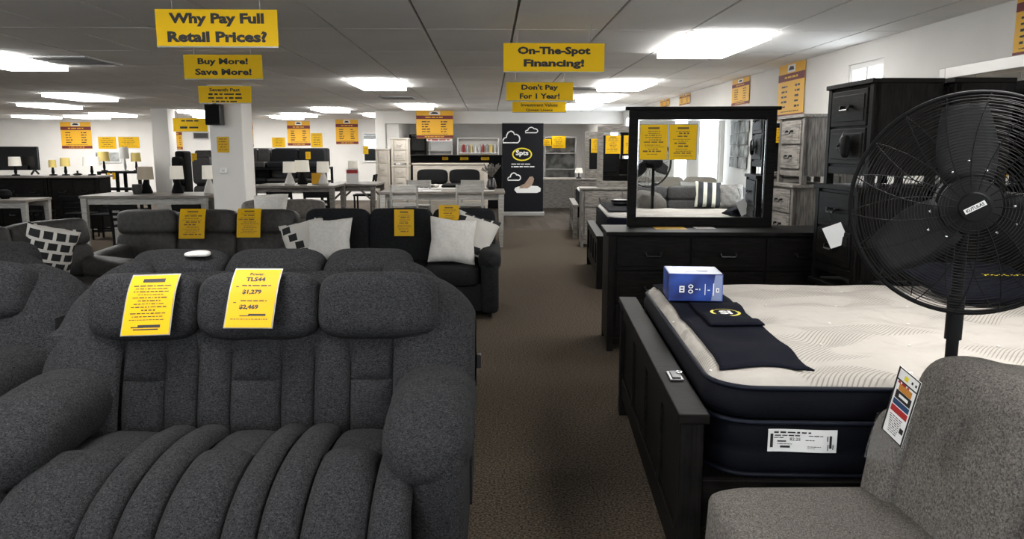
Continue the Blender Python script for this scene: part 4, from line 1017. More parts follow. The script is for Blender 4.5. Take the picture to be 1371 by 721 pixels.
# ================================================================ stand-up banner at the end of the aisle
sy = 18.6; a, b = P(672, 165, sy), P(727, 277, sy); bw = b.x - a.x
t = thing('rollup_banner', 'tall black roll-up banner with clouds at the end of the aisle', 'banner', ((a.x + b.x) / 2, sy, 0), 0)
bh = a.z
bm = BM(); b0(bm, -bw / 2, bw / 2, 0, .006, .10, bh); obj('banner_sheet', bm, 'banner_black', t)
bm = BM(); b0(bm, -bw / 2 - .03, bw / 2 + .03, -.08, .08, 0, .10, .015); obj('base', bm, 'silver_frame', t)
bm = BM(); tube(bm, [(0, .03, .08), (0, .03, bh)], .012, 8); obj('support_pole', bm, 'steel_wire', t)
bm = BM(); b0(bm, -bw / 2, bw / 2, -.006, .012, bh, bh + .02); obj('top_bar', bm, 'silver_frame', t)
def bp(px, py): q = P(px, py, sy); return (q.x - (a.x + b.x) / 2, q.z)
def bprint(nm, items, m, z=.0015):
    o = printed(nm, t, items, m, 0.0); o.matrix_local = Matrix.Translation((0, -z, 0)) @ Matrix.Rotation(PI / 2, 4, 'X')
def cloud(px0, py0, px1, py1, flip=1):
    raw = [(0, 1), (0, .75), (.08, .6), (.2, .55), (.22, .35), (.32, .12), (.48, .02), (.62, .12), (.68, .3), (.82, .3), (.95, .45), (1, .65), (.97, .85), (.88, 1)]
    return [bp(px0 + (px1 - px0) * x, py0 + (py1 - py0) * y) for x, y in raw]
for c_ in ((673.5, 175, 696, 191), (703.5, 170, 720, 177.5), (680, 231, 697, 241)): bprint('cloud_outline', [('l', cloud(*c_), .028 if c_[0] != 703.5 else .022, True)], 'paper')
bprint('pillow_cloud', [('p', [bp(688.5, 254), bp(690, 251), bp(694, 249.5), bp(702, 249), bp(712, 248.5), bp(720, 249), bp(724, 252), bp(723.5, 256), bp(719, 258), bp(692, 258)])], 'paper')
bprint('sleeper_figure', [('p', [bp(695, 252), bp(697, 248), bp(702, 246), bp(706, 241), bp(709, 236.5), bp(713, 236), bp(715, 239), bp(714, 244), bp(711, 249), bp(706, 252)])], 'tan_skin', .003)
cxy = bp(699, 206.5); rx_, ry_ = bp(711.5, 206.5)[0] - cxy[0], cxy[1] - bp(699, 214.5)[1]
bprint('logo_ring', [('l', [(cxy[0] + rx_ * math.cos(q * PI / 14), cxy[1] + ry_ * math.sin(q * PI / 14)) for q in range(28)], .03, True)], 'yellow_mark')
bprint('logo_lettering', [('t', 'Spts', cxy[0], cxy[1] + .02, rx_ * 1.35, ry_ * 1.1, .03)], 'paper', .002)
c1 = bp(698, 219.5); c2 = bp(700, 223)
bprint('small_lettering', words(c1[0], c1[1], .48, .03, rr) + words(c2[0], c2[1], .56, .03, rr), 'paper')
# ================================================================ right-hand row beyond the near dresser
bloc = F(802, 378, 0)
def simple_bed(label, loc, rz, W, L, foot, mtop, m, mm='white_cloth', group='beds along the aisle', side='navy_cloth'):
    t = thing('panel_bed', label, 'bed', loc, rz, group)
    f = footboard(t, W, foot, m)
    for y in (.03, W - .06):
        bm = BM(); b0(bm, .09, L, y, y + .03, .2, .38, .004); obj('side_rail', bm, m, t)
    bm = BM(); b0(bm, L, L + .06, 0, W, .2, 1.25, .006); obj('headboard', bm, m, t)
    bm = BM(); b0(bm, .12, L - .02, .07, W - .07, .3, mtop - .03, .04, 3); mt_ = obj('mattress', bm, side, t, 40)
    bm = BM(); sell(bm, (L / 2 + .05, W / 2, mtop - .03), (L / 2 - .08, W / 2 - .08, .035), .3, .12, 40, 8); obj('mattress_top', bm, mm, mt_, 1)
    return t
ux, uy = math.cos(TH), math.sin(TH); vx, vy = -math.sin(TH), math.cos(TH)
def along(base, d, s=0): return (base[0] + vx * d + ux * s, base[1] + vy * d + uy * s, 0)
DB = DLOC
bB = along(DB, 2.75, .10)
simple_bed('low black bed with white mattress just beyond the near dresser', bB, TH, 2.0, 2.0, .62, .86, 'dark_wood')
p_ = to_world(bB, TH, (.32, 1.0, 0)); o = None
bm = BM(); b0(bm, .16, .62, .35, 1.8, .872, .884, .004); o = obj('bed_runner', bm, 'navy_cloth'); o.location = bB; o.rotation_euler = (0, 0, TH); tag(o, 'navy runner across the foot of the low black bed beyond the dresser', 'bed runner')
t = thing('fan_base_ring', 'round black plastic dish on the low black bed beyond the dresser', 'dish', to_world(bB, TH, (.42, 1.3, .886)), 0)
bm = BM(); lathe(bm, [(.11, 0), (.15, .02), (.15, .05), (.11, .07)], (0, 0, 0), 24); obj('dish_body', bm, 'black_plastic', t, 35)
bm = BM(); tube(bm, [(.15 * math.cos(k * PI / 12), .15 * math.sin(k * PI / 12), .06) for k in range(24)], .012, 6, True); obj('dish_rim', bm, 'dark_metal', t, 1)
def grey_set(d, tagl, lab_d, lab_m, px_hint=None, w_=1.35):
    loc = along(DB, d, .10)
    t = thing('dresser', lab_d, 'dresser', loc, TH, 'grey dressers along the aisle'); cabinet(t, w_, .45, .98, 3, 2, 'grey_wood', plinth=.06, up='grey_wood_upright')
    m_l = to_world(loc, TH, (.28, .33, .98)); dresser_mirror(lab_m, m_l, TH, w_ - .45, 1.0, 'grey_wood', fr=.10, cap=False, group='grey mirrors along the aisle')
    for k, tl in enumerate(tagl):
        q = to_world(m_l, TH, (.26 + .30 * k, -.004, .70)); o = price_sheet(tl, q, Rm, (0, 0, 1), .25, .30, None, 'tags on the grey mirrors', seed=40 + k, m='tag_yellow')
    return loc
d2 = grey_set(6.6, ['yellow tag on the left of the nearer grey framed mirror', 'yellow tag on the right of the nearer grey framed mirror'], 'weathered grey dresser beyond the low black bed', 'grey framed mirror on the weathered grey dresser beyond the black bed')
simple_bed('grey bed with navy and white mattress between the two grey dressers', along(DB, 7.8, .02), TH, 1.9, 2.0, .62, .86, 'grey_wood')
d3 = grey_set(10.5, ['yellow tag on the left of the far grey framed mirror', 'yellow tag on the right of the far grey framed mirror'], 'weathered grey dresser at the far end of the aisle', 'grey framed mirror on the farthest grey dresser')
q = to_world(d3, TH, (.15, .2, .98)); t = thing('table_lamp', 'tiny white lamp on the farthest grey dresser', 'lamp', q, 0)
bm = BM(); lathe(bm, [(.06, 0), (.06, .02), (.015, .04), (.015, .14)], n=12); obj('lamp_base', bm, 'black_plastic', t); bm = BM(); lathe(bm, [(.09, .12), (.07, .22)], n=14); obj('lamp_shade', bm, 'lamp_shade', t, 40)
for px0, px1, py0, py1, Y, lb, sd in ((727, 738, 186, 195, 23.985, 'yellow tag right beside the black roll-up banner', 3), (739, 757, 182, 198, 23.985, 'greenish yellow tag second from the black roll-up banner', 4)):
    poster(lb, px0, px1, py0, py1, Y, 'tag_yellow', sd)
# grey chests behind the mirror to the right
for k, (y, lb) in enumerate(((7.95, 'tall grey chest behind the dresser mirror, near the right wall'),)):
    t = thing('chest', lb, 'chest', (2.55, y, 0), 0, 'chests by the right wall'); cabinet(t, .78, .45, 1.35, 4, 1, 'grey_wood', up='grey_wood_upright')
    t = thing('storage_bench', 'black storage unit on top of the tall grey chest', 'storage unit', (2.57, y + .02, 1.35), 0); cabinet(t, .74, .42, .52, 2, 2, 'dark_wood', plinth=.02)
poster('yellow tag above the storage unit behind the mirror, left one', 1036, 1045, 171, 191, 7.93, seed=7)
poster('yellow tag above the storage unit behind the mirror, right one', 1046, 1055, 171, 189, 7.93, seed=8)
# ================================================================ dining area behind the sofas
def table(label, x0, x1, y0, y1, z, top_m='brown_top', leg_m='white_wood', brace=False, group='tall dining tables'):
    t = thing('dining_table', label, 'table', ((x0 + x1) / 2, (y0 + y1) / 2, 0), 0, group); w_, d_ = (x1 - x0) / 2, (y1 - y0) / 2
    n = 5; pm = None
    for k in range(n):
        if pm is None:
            bm = BM(); box(bm, (0, 0, 0), (2 * w_, 2 * d_ / n - .004, .04), .004, 1); pm = mesh('top_plank', bm, top_m)
        o = obj('top_plank', pm, None, t); o.location = (0, -d_ + (k + .5) * 2 * d_ / n, z - .02)
    bm = BM(); b0(bm, -w_ + .08, w_ - .08, -d_ + .07, -d_ + .10, z - .14, z - .04); obj('apron', bm, leg_m, t); bm = BM(); b0(bm, -w_ + .08, w_ - .08, d_ - .10, d_ - .07, z - .14, z - .04); obj('apron', bm, leg_m, t)
    for sx in (-1, 1):
        for sy_ in (-1, 1):
            bm = BM(); x, y = sx * (w_ - .06), sy_ * (d_ - .06); loft(bm, [[(x + a_ * .045, y + b_ * .045, z - .04) for a_, b_ in ((-1, -1), (1, -1), (1, 1), (-1, 1))], [(x + a_ * .028, y + b_ * .028, 0) for a_, b_ in ((-1, -1), (1, -1), (1, 1), (-1, 1))]]); obj('leg', bm, leg_m, t)
            if brace:
                bm = BM(); tube(bm, [(x - sx * .02, y, z - .32), (x - sx * .3, y, z - .06)], .02, 4); obj('brace', bm, leg_m, t)
    return t
def xs(px, py, Y): return P(px, py, Y).x
table('whitewashed counter-height dining table with brown top behind the charcoal sofa', xs(508, 255, 12.6), xs(676, 255, 12.6), 12.5, 13.5, .92)
table('grey counter-height table carrying lamps right of the column', xs(334, 250, 13.8), xs(448, 250, 13.8), 13.8, 14.9, .96, 'brown_top', 'grey_wood')
table('grey trestle counter table carrying a lamp and red card, right of the lamp table', xs(437, 250, 14.9), xs(502, 250, 14.9), 15.0, 16.4, .93, 'brown_top', 'grey_wood', True)
t3 = table('long pale table with lamps left of the column', xs(114, 265, 12.4), xs(283, 265, 12.4), 12.2, 13.3, .88, 'brown_top', 'white_wood')
table('small pale table at the left picture edge before the dark cabinet', -9.6, xs(43, 265, 13.4), 13.2, 14.0, .75, 'brown_top', 'white_wood')
def ladder_chair(label, loc, rz, m='white_wood', h=1.05, sh=.62, group='dining chairs'):
    """faces +y (its back to the camera) when rz is 0"""
    t = thing('dining_chair', label, 'chair', loc, rz, group)
    bm = BM(); b0(bm, -.22, .22, 0, .42, sh - .04, sh, .008); obj('seat', bm, m, t)
    for x in (-.2, .2):
        bm = BM(); tube(bm, [(x, .02, 0), (x, .02, sh), (x, -.06, h)], .022, 4); obj('leg', bm, m, t)
        bm = BM(); tube(bm, [(x, .39, 0), (x, .39, sh - .03)], .02, 4); obj('leg', bm, m, t)
    for k, (z, hh) in enumerate(((h - .06, .12), (h - .20, .06), (h - .31, .06))):
        bm = BM(); f = (z - sh) / (h - sh); b0(bm, -.2, .2, -.01 + .02 - .08 * f, .012 + .02 - .08 * f, z - hh / 2, z + hh / 2, .003); obj('back_slat', bm, m, t)
    bm = BM(); b0(bm, -.2, .2, .01, .03, .2, .24); obj('stretcher', bm, m, t); bm = BM(); b0(bm, -.2, .2, .38, .40, .2, .24); obj('stretcher', bm, m, t)
    return t
ch = ladder_chair('white slat-back counter chair at the left of the dining table', (xs(541, 250, 12.15), 12.15, 0), 0)
dup(ch, (xs(629, 250, 12.15), 12.15, 0), 0, 'white slat-back counter chair at the right of the dining table')
dup(ch, (xs(633, 240, 13.85), 13.9, 0), PI, 'white slat-back counter chair on the far side of the dining table')
dup(ch, (xs(560, 240, 13.85), 13.9, 0), PI, 'white slat-back chair on the far side left of the dining table')
cd = ladder_chair('black slat-back chair between the lamp table and trestle table', (xs(425, 262, 13.3), 13.25, 0), 0, 'matte_black'); cd.scale = (1, 1, .84)
for k, (px, Y, rz, lb) in enumerate(((375, 13.3, 0, 'black slat-back chair at the lamp table nearest the column'), (165, 11.75, 0, 'dark chair in front of the long pale table, left one'), (250, 11.75, 0, 'dark chair in front of the long pale table, right one'),
                                     (150, 14.2, PI, 'dark chair behind the left end of the long pale table'), (40, 14.42, 0, 'dark chair behind the small pale table'), (98, 14.0, 0, 'black chair between the small pale table and the long one'), (500, 17.2, PI / 2, 'black upright chair beside the cream chests'))):
    dup(cd, (xs(px, 262, Y), Y, 0), rz, lb, None, (1, 1, 1 if 'upright' in lb or 'right end' in lb else (.74 if 'pale' in lb else .84)))
# place settings and decor on the dining table
def small(name, label, cat, px, Y, z, bm, m, smooth=35, group=None):
    o = obj(name, bm, m, None, smooth); o.location = (xs(px, 245, Y), Y, z + .001); tag(o, label, cat, group); return o
for k, (px, Y, lb) in enumerate(((578, 12.75, 'white card on the dining table between the two near chairs'), (650, 12.8, 'white card at the right end of the dining table'))):
    bm = BM(); b0(bm, -.15, .15, -.09, .09, 0, .008); small('menu_card', lb, 'card', px, Y, .92, bm, 'paper', None, 'cards on the dining table')
bm = BM(); lathe(bm, [(.05, 0), (.09, .05), (.07, .16), (.04, .20), (.05, .22)], n=14); small('vase', 'dark vase at the right end of the dining table', 'vase', 658, 13.1, .92, bm, 'black_plastic')
bm = BM()
for k in range(40):
    a_ = k * 2.4; r_ = .05 + .13 * random.random(); tube(bm, [(0, 0, .2), (r_ * .5 * math.cos(a_), r_ * .5 * math.sin(a_), .3), (r_ * math.cos(a_), r_ * math.sin(a_), .33 + .12 * random.random())], [.004, .004, .012], 4)
small('dried_stems', 'dried grey stems standing in the vase on the dining table', 'plant', 658, 13.1, .92, bm, 'leather_light')
# lamps
def lamp(label, px, Y, z, h=.5, sw=.15, sh='lamp_shade', base='ceramic', shape=0, group='table lamps'):
    t = thing('table_lamp', label, 'lamp', (xs(px, 240, Y), Y, z), 0, group)
    bm = BM()
    if shape == 0: lathe(bm, [(.09, 0), (.10, .02), (.07, h * .25), (.03, h * .5), (.012, h * .55), (.012, h * .7)], n=14)
    elif shape == 1: lathe(bm, [(.07, 0), (.07, .02), (.02, .03), (.03, h * .2), (.02, h * .45), (.012, h * .7)], n=14)
    obj('lamp_base', bm, base, t, 35)
    bm = BM(); lathe(bm, [(sw, h * .52), (sw * .9, h)], n=20); obj('lamp_shade', bm, sh, t, 35)
    return t
lamp('white drum lamp with pale base, leftmost of the pair on the lamp table', 388, 14.3, .96, .42, .12)
lamp('white drum lamp with dark base, right of the pair on the lamp table', 405, 14.5, .96, .44, .14, base='matte_black')
lamp('white drum lamp near the right end of the lamp table', 433, 14.35, .96, .42, .12)
lamp('white lamp on the trestle table behind the red card', 474, 15.8, .93, .44, .12)
lamp('beige drum lamp on the long pale table near the far column', 195, 12.9, .88, .44, .13, 'lamp_shade_beige', 'matte_black')
lamp('white drum lamp on the long pale table, between the two columns', 237, 12.95, .88, .45, .11, base='matte_black')
lamp('white drum lamp half hidden by the left edge of the near column', 280, 12.8, .88, .46, .11)
bm = BM(); lathe(bm, [(.06, 0), (.08, .08), (.07, .16), (.05, .16)], n=14); small('plant_pot', 'grey pot on the long pale table next to the beige lamp', 'pot', 183, 12.7, .88, bm, 'leather')
bm = BM(); b0(bm, -.12, .12, -.01, .01, 0, .30); o = small('table_sign', 'white card with a red heading standing on the trestle table', 'sign', 472, 15.2, .93, bm, 'paper', None)
oo = printed('red_heading', o, [('b', 0, .24, .22, .07)], 'print_red', 0.0); oo.matrix_local = Matrix.Translation((0, -.012, 0)) @ Matrix.Rotation(PI / 2, 4, 'X')
bm = BM(); b0(bm, -.09, .09, -.01, .01, 0, .2); small('orange_card', 'orange card standing on the lamp table beside the third lamp', 'card', 424, 14.6, .96, bm, 'banner_orange', None)
# stacked sofas behind the lamp tables
def block_sofa(label, px0, px1, py0, py1, Y, m, seed):
    a, b = P(px0, py0, Y), P(px1, py1, Y); w_, h_ = b.x - a.x, a.z - b.z
    t = thing('stacked_sofa', label, 'sofa', ((a.x + b.x) / 2, Y, b.z), 0, 'sofas stacked at the back')
    bm = BM(); b0(bm, -w_ / 2, w_ / 2, .3, .8, 0, h_, .05, 3); obj('frame', bm, m, t, 40)
    for k in range(2):
        bm = BM(); sell(bm, (-w_ / 4 + k * w_ / 2, .18, h_ * .6), (w_ / 4, .14, h_ * .38), .3, .25, 24, 12); obj('back_cushion', bm, m, t, 1)
    bm = BM(); b0(bm, -w_ / 2, w_ / 2, -.4, .3, 0, h_ * .3, .04, 3); obj('seat', bm, m, t, 40)
    return t
rack = thing('display_rack', 'dark two-level rack holding the stacked sofas at the back', 'rack', (xs(380, 215, 19.6), 19.6, 0), 0)
lz = P(380, 224, 19.5).z; lz0 = P(380, 243, 19.5).z; rw = (xs(436, 215, 19.6) - xs(324, 215, 19.6)) / 2
bm = BM(); b0(bm, -rw, rw, -.45, .9, lz - .05, lz - .002); obj('rack_shelf', bm, 'matte_black', rack); bm = BM(); b0(bm, -rw, rw, -.45, .9, lz0 - .05, lz0 - .002); obj('rack_shelf', bm, 'matte_black', rack)
for x in (-rw + .03, rw - .03):
    for y in (-.42, .87):
        bm = BM(); b0(bm, x - .03, x + .03, y - .03, y + .03, 0, lz - .05); obj('rack_post', bm, 'matte_black', rack)
block_sofa('light grey sofa on the upper rack level beside the column', 327, 361, 198, 224, 19.6, 'leather', 1)
block_sofa('black sofa on the upper rack level under the orange banner', 362, 434, 198, 224, 19.6, 'fabric_smooth', 2)
block_sofa('black sofa on the lower rack level beside the column', 327, 361, 226, 243, 19.6, 'fabric_smooth', 3)
block_sofa('grey sofa on the lower rack level behind the table lamps', 362, 430, 226, 243, 19.6, 'leather', 4)
poster('small yellow tag on the black sofa of the upper rack', 409, 416, 203, 213, 19.63, seed=6)
for px0, px1, py0, py1, m_, lb in ((228, 243, 202, 243, 'matte_black', 'black sofa end standing between the two columns'), (255, 283, 201, 254, 'leather', 'grey upholstered sofa on end behind the column')):
    a, b = P(px0, py0, 17.5), P(px1, py1, 17.5); t = thing('stacked_sofa', lb, 'sofa', ((a.x + b.x) / 2, 17.5, 0), 0, 'sofas stacked at the back'); w_ = b.x - a.x
    bm = BM(); b0(bm, -w_ / 2, w_ / 2, .2, .7, 0, a.z, .05, 3); obj('frame', bm, m_, t, 40)
    for k in range(2): bm = BM(); sell(bm, (0, .12, a.z * (.3 + .42 * k)), (w_ / 2, .12, a.z * .2), .3, .25, 24, 12); obj('back_cushion', bm, m_, t, 1)
poster('small yellow tag on the grey sofa behind the column', 256, 264, 205, 216, 17.505, seed=9)
# ================================================================ left: long dark cabinet, television, shelf
cy = 15.0; ctop = P(60, 236, cy).z
x0_, x1_ = xs(-75, 240, cy), xs(132, 240, cy); un = (x1_ - x0_) / 3
for k, lb in enumerate(('tall black cabinet at the left picture edge under the television', 'tall black cabinet in the middle of the row below the banner', 'tall black cabinet at the right end of the row below the banner')):
    t = thing('sideboard', lb, 'cabinet', (x0_ + un * k, cy, 0), 0, 'black cabinets on the left'); cabinet(t, un - .02, .5, ctop - .03, 2, 2, 'dark_wood', plinth=.08, top_oh=.0)
bm = BM(); b0(bm, x0_ - .03, x1_ + .03, cy - .04, cy + .54, ctop - .028, ctop + .012, .005); o = obj('countertop', bm, 'brown_top'); tag(o, 'long pale worktop running over the black cabinets on the left', 'worktop')
ct = ctop + .012
a, b = P(-42, 196, cy + .3), P(52, 222, cy + .3)
t = thing('television', 'flat black television standing on the cabinets at the left edge', 'television', ((a.x + b.x) / 2, cy + .3, ct), 0); w_, h_ = (b.x - a.x) / 2, a.z - ct
bm = BM(); b0(bm, -w_, w_, 0, .05, .10, h_, .006); obj('screen', bm, 'tv_screen', t)
for s in (-1, 1):
    bm = BM(); tube(bm, [(s * w_ * .85, .02, .11), (s * w_ * .85 , -.1, .024)], .02, 6); tube(bm, [(s * w_ * .85, .02, .11), (s * w_ * .85, .14, .024)], .02, 6); obj('foot', bm, 'black_plastic', t)
lamp('small white lamp with dark base before the television', 22, cy + .08, ct, .36, .11, base='matte_black', shape=1)
lamp('small yellow-shaded lamp on the cabinets, left of two', 72, cy + .2, ct, .30, .07, 'lamp_shade_yellow', 'matte_black', 1)
lamp('yellow globe lamp on the cabinets, right of two', 89, cy + .2, ct, .34, .09, 'lamp_shade_yellow', 'matte_black', 1)
lamp('wide white lamp at the right end of the black cabinets', 124, cy + .2, ct, .36, .16, base='matte_black', shape=1)
bm = BM(); lathe(bm, [(.05, 0), (.09, .02), (.06, .035), (.015, .05), (.02, .09)], n=14); small('candle_dish', 'small dark candle dish on the cabinets between the lamps', 'dish', 105, cy + .2, ct, bm, 'matte_black')
bm = BM(); lathe(bm, [(.06, 0), (.11, .06), (.09, .14), (.05, .16)], n=14); small('bowl', 'dark round bowl on the small pale table', 'bowl', 5, 13.6, .75, bm, 'matte_black')
# dark console with decor at the far wall between banner and column
t = thing('console_table', 'dark open console table near the far wall left of the back column', 'table', (xs(165, 240, 18), 18, 0), 0)
cz = P(165, 229, 18).z; cw = (xs(190, 235, 18) - xs(133, 235, 18)) / 2
for z in (cz, cz - .38, .25):
    bm = BM(); b0(bm, -cw, cw, -.2, .25, z - .05, z); obj('shelf', bm, 'matte_black', t)
for x in (-cw + .03, -.05, cw - .03):
    for y in (-.17, .22):
        bm = BM(); b0(bm, x - .03, x + .03, y - .03, y + .03, 0, cz - .05); obj('post', bm, 'matte_black', t)
lamp('silver sculpted lamp on the dark console near the back column', 169, 18, cz, .55, .10, 'ceramic', 'silver_frame', 1)
lamp('yellow-green shaded lamp on the dark console', 141, 18, cz, .45, .13, 'lamp_shade_yellow', 'matte_black', 1)
lamp('tall yellow lamp at the right end of the dark console', 184, 18.1, cz, .42, .11, 'lamp_shade_yellow', 'matte_black', 1)
poster('pair of yellow tags on the dark console, left one', 143, 148, 231, 240, 17.75, seed=4); poster('pair of yellow tags on the dark console, right one', 150, 155, 231, 240, 17.75, seed=5)
# framed picture on the far wall
a, b = P(129, 203, WY), P(160, 217, WY)
t = thing('picture', 'grey framed landscape picture on the far wall above the console', 'picture', ((a.x + b.x) / 2, WY, (a.z + b.z) / 2), 0)
bm = BM(); b0(bm, -.4, .4, -.03, 0, -.18, .18, .006); obj('picture_frame', bm, 'white_trim', t); bm = BM(); b0(bm, -.36, .36, -.034, -.028, -.14, .14); obj('picture_canvas', bm, 'stone_wall', t)
a, b = P(259, 177, WY), P(280, 186, WY)
t = thing('picture', 'small dark picture on the far wall beside the near column', 'picture', ((a.x + b.x) / 2, WY, (a.z + b.z) / 2), 0)
bm = BM(); b0(bm, -.25, .25, -.03, 0, -.11, .11, .006); obj('picture_frame', bm, 'silver_frame', t); bm = BM(); b0(bm, -.22, .22, -.034, -.028, -.08, .08); obj('picture_canvas', bm, 'leather', t)
# ================================================================ centre back: cream bedroom set, mirror, counter behind the soffit
MY = 19.0
g = 'cream chests'
def cream(label, px0, px1, py0, z0, z1, Y, rows, cols):
    a, b = xs(px0, 220, Y), xs(px1, 220, Y); t = thing('cream_chest', label, 'chest', (a, Y, z0), 0, g); cabinet(t, b - a, .45, z1 - z0, rows, cols, 'cream', plinth=.05, top_oh=.01, handle='silver_frame'); return t
cream('tall cream chest of drawers at the left of the cream set', 503, 522, 190, 0, 1.62, 17.8, 5, 1)
cream('cream nightstand at the bottom of the right cream stack', 524, 547, 190, 0, .62, 17.8, 2, 1)
cream('cream nightstand in the middle of the right cream stack', 524, 547, 190, .62, 1.24, 17.8, 2, 1)
cream('cream nightstand on top of the right cream stack', 524, 547, 190, 1.24, 1.86, 17.8, 2, 1)
t = thing('panel_bed', 'cream panel bed with black pillows beyond the dining table', 'bed', (xs(603, 230, 18.2), 16.0, 0), 0)
hw = (xs(653, 225, 18.2) - xs(553, 225, 18.2)) / 2
bm = BM(); b0(bm, -hw, hw, 2.2, 2.28, .3, P(600, 218, 18.2).z - .04, .006); hb = obj('headboard', bm, 'cream', t)
bm = BM(); b0(bm, -hw - .03, hw + .03, 2.17, 2.30, P(600, 218, 18.2).z - .04, P(600, 218, 18.2).z, .006); obj('top_rail', bm, 'cream', hb)
for k in range(3):
    bm = BM(); b0(bm, -hw + .05 + k * (2 * hw - .1) / 3, -hw + .02 + (k + 1) * (2 * hw - .1) / 3, 2.185, 2.2, .6, 1.15, .006); obj('headboard_panel', bm, 'cream', hb)
bm = BM(); b0(bm, -hw, hw, 0, .08, 0, .55, .006); obj('footboard', bm, 'cream', t)
bm = BM(); b0(bm, -hw + .05, hw - .05, .1, 2.15, .3, .80, .06, 3); obj('mattress', bm, 'white_cloth', t, 40)
bz = .80
for k, (px, lb) in enumerate(((579, 'plump black pillow on the cream bed, left one'), (622, 'plump black pillow on the cream bed, right one'))):
    bm = BM(); sell(bm, (0, 0, .17), (.36, .12, .17), .5, .4, 24, 12, Matrix.Rotation(-.3, 4, 'X')); o = obj('bed_pillow', bm, 'matte_black', None, 1); o.location = (xs(px, 230, 17.9), 17.9, bz + .004); tag(o, lb, 'pillow', 'black pillows on the cream bed')
bm = BM(); b0(bm, -.34, .34, -.5, .5, 0, .05, .02, 2); o = obj('folded_throw', bm, 'matte_black', None, 40); o.location = (xs(613, 240, 16.6), 16.75, bz + .004); tag(o, 'black throw folded over the foot of the cream bed', 'throw')
bm = BM()
for k in range(6): b0(bm, -.32 + k * .11, -.27 + k * .11, -.3, .3, .0, .05)
b0(bm, -.34, .34, -.3, .3, 0, .045, .01); o = obj('striped_throw', bm, 'block_cloth', None, 40); o.location = (xs(566, 240, 16.6), 16.55, bz + .004); tag(o, 'black and white striped throw on the cream bed', 'throw')
# framed pass-through mirror on the far wall
a, b = P(485, 177, WY), P(508, 217, WY)
t = thing('wall_mirror', 'tall mirror on the far wall left of the cream chests', 'mirror', ((a.x + b.x) / 2, WY, b.z), 0); w_, h_ = (b.x - a.x) / 2, a.z - b.z
bm = BM(); b0(bm, -w_, -w_ + .05, -.04, 0, 0, h_); b0(bm, w_ - .05, w_, -.04, 0, 0, h_); b0(bm, -w_ + .05, w_ - .05, -.04, 0, 0, .05); b0(bm, -w_ + .05, w_ - .05, -.04, 0, h_ - .05, h_); obj('mirror_frame', bm, 'white_trim', t)
bm = BM(); b0(bm, -w_ + .05, w_ - .05, -.02, -.012, .05, h_ - .05); obj('glass', bm, 'mirror_glass', t)
poster('small yellow tag on the far wall mirror', 486, 493, 195, 206, WY - .06, seed=3)
# service counter and office behind the soffit
t = thing('service_counter', 'long dark service counter behind the soffit', 'counter', (0, 21, 0), 0); cx0, cx1 = xs(548, 215, 21), xs(672, 215, 21)
bm = BM(); b0(bm, cx0, cx1, 0, .6, 0, 1.40); obj('counter_body', bm, 'matte_black', t); bm = BM(); b0(bm, cx0 - .05, cx1 + .05, -.05, .65, 1.40, 1.45, .005); obj('counter_top', bm, 'matte_black', t)
for k in range(3): poster(('yellow tag on the service counter, left one', 'yellow tag on the service counter, middle one', 'yellow tag on the service counter, right one')[k], (592, 616, 644)[k], (600, 627, 655)[k], 207, 214, 20.995, seed=k)
def shelf_unit(label, px0, px1, Y, z1, m, back):
    a, b = xs(px0, 200, Y), xs(px1, 200, Y); t = thing('back_shelf', label, 'shelf', ((a + b) / 2, Y, 0), 0, 'shelves behind the counter'); w_ = (b - a) / 2
    for x in (-w_, w_ - .04): bm = BM(); b0(bm, x, x + .04, 0, .4, 0, z1); obj('side_panel', bm, m, t)
    for k in range(5): bm = BM(); b0(bm, -w_ + .04, w_ - .04, .02, .4, z1 * k / 4 - (.03 if k else -.05), z1 * k / 4 + (.0 if k else .08)); obj('shelf', bm, m, t)
    bm = BM(); b0(bm, -w_ + .04, w_ - .04, .36, .39, .1, z1 - .05); obj('back_panel', bm, back, t); return t
shelf_unit('white open shelf behind the service counter, under the soffit', 612, 668, 26.5, 2.0, 'white_trim', 'wall_paint')
shelf_unit('dark open shelf behind the service counter at the left', 548, 570, 26.0, 2.1, 'matte_black', 'leather')
shelf_unit('grey curtain-like shelf behind the orange hanging banner', 574, 606, 26.5, 2.1, 'silver_frame', 'white_trim')
for k in range(10):
    px = 616 + k * 5.2; bm = BM(); r_ = .036 + .012 * (k % 3)
    lathe(bm, [(r_ * .8, 0), (r_, .05), (r_, .2 + .04 * (k % 2)), (r_ * .5, .27)], n=10)
    o = small('jar', ('pale jar', 'red jar', 'silver jar', 'yellow jar', 'white jar')[k % 5] + (' on the left half' if k < 5 else ' on the right half') + ' of the white shelf behind the counter', 'jar', px, 26.6, 1.503, bm, ('ceramic', 'print_red', 'silver_frame', 'lamp_shade_yellow', 'paper')[k % 5], 35, 'jars on the back shelf')
    o.location.z = 1.502
# clutter behind the aisle's end, right of the banner
t = thing('service_desk', 'grey desk beyond the roll-up banner', 'desk', (xs(735, 240, 21), 21, 0), 0)
bm = BM(); b0(bm, -.2, .9, 0, .6, 0, .78, .01); obj('desk_body', bm, 'grey_wood', t); bm = BM(); b0(bm, -.25, .95, -.03, .63, .78, .82, .006); obj('desk_top', bm, 'cream', t)
shelf_unit('tall grey mirror-like shelf right of the roll-up banner', 729, 772, 24, 2.0, 'silver_frame', 'stone_wall')
# ================================================================ behind the camera (seen in the dresser mirror)
def wbox(name, label, cat, x0, x1, y0, y1, z0, z1, m, bev=.02): 
    bm = BM(); b0(bm, x0, x1, y0, y1, z0, z1, bev, 2); o = obj(name, bm, m, None, 40); tag(o, label, cat); return o

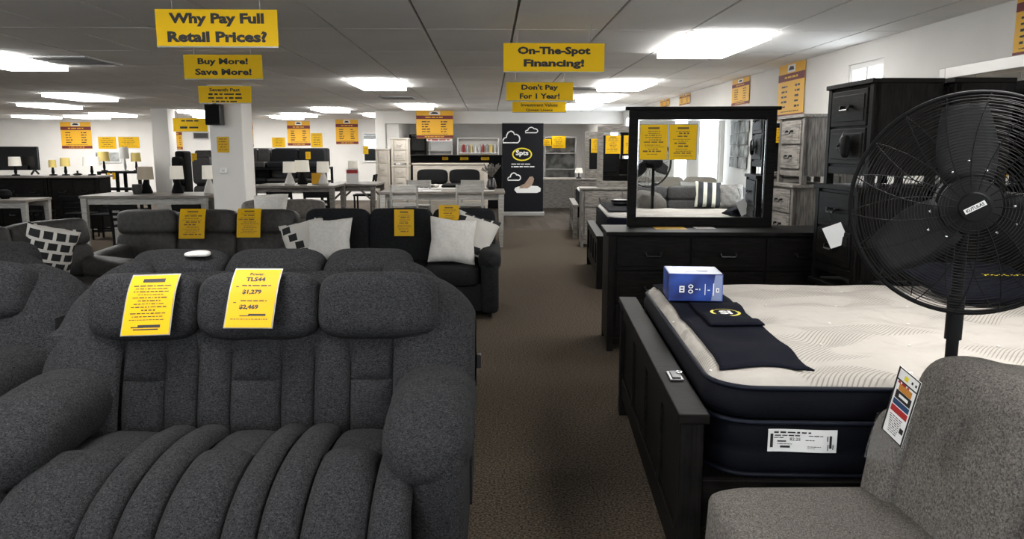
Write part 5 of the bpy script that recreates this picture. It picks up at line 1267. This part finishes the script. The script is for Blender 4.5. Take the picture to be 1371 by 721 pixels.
bs = cushion_sofa('sofa', 'grey leather sofa behind the grey section, seen in the dresser mirror', (2.2, .40, 0), PI, 2.0, 3, 'leather', 'roll')
cushion_sofa('sofa', 'beige fabric sofa at the front windows, seen in the dresser mirror', (2.1, -3.6, 0), PI, 2.2, 3, 'fabric_beige', 'plain')
def stripes():
    m = mat('stripe_cloth', (.5, .48, .4), .95, spec=.1); b = m.node_tree.nodes['Principled BSDF']; v = coords(m)
    w_ = nd(m, 'ShaderNodeTexWave'); w_.inputs['Scale'].default_value = 2.2; lk(m, v, w_.inputs['Vector'])
    r = nd(m, 'ShaderNodeValToRGB'); r.color_ramp.interpolation = 'CONSTANT'; r.color_ramp.elements[0].color = (.04, .042, .045, 1); r.color_ramp.elements[1].position = .62; r.color_ramp.elements[1].color = (.62, .60, .50, 1)
    lk(m, w_.outputs['Fac'], r.inputs['Fac']); lk(m, r.outputs['Color'], b.inputs['Base Color'])
stripes()
pillow('throw_pillow', 'grey pillow with cream stripes on the grey leather sofa, seen in the mirror', (2.55, -.12, .86), (-1, 0, .05), (0, -.45, 1), .46, 'stripe_cloth')
pillow('throw_pillow', 'slate blue pillow on the grey leather sofa, seen in the mirror', (2.9, -.12, .84), (-1, .1, -.05), (0, -.45, 1), .44, 'leather_light')
pillow('throw_pillow', 'white pillow on the beige sofa, seen in the mirror', (2.6, -4.0, .70), (-1, 0, 0), (0, -.35, 1), .46, 'white_cloth')
pillow('throw_pillow', 'block-print pillow on the beige sofa, seen in the mirror', (1.7, -4.0, .70), (-1, 0, 0), (0, -.35, 1), .46, 'block_cloth')
t = thing('stone_panel', 'grey stone-look display panel on the right wall, seen in the mirror', 'panel', (3.36, -2.6, 0), 0)
for j in range(5):
    for i in range(5):
        bm = BM(); o_ = .1 * (j % 2); b0(bm, -.03 - .012 * ((i * 7 + j * 3) % 3), 0, -1.1 + i * .42 + o_, -1.1 + i * .42 + .40 + o_, 1.25 + j * .22, 1.25 + j * .22 + .205, .006, 1); obj('stone', bm, 'stone_wall', t)
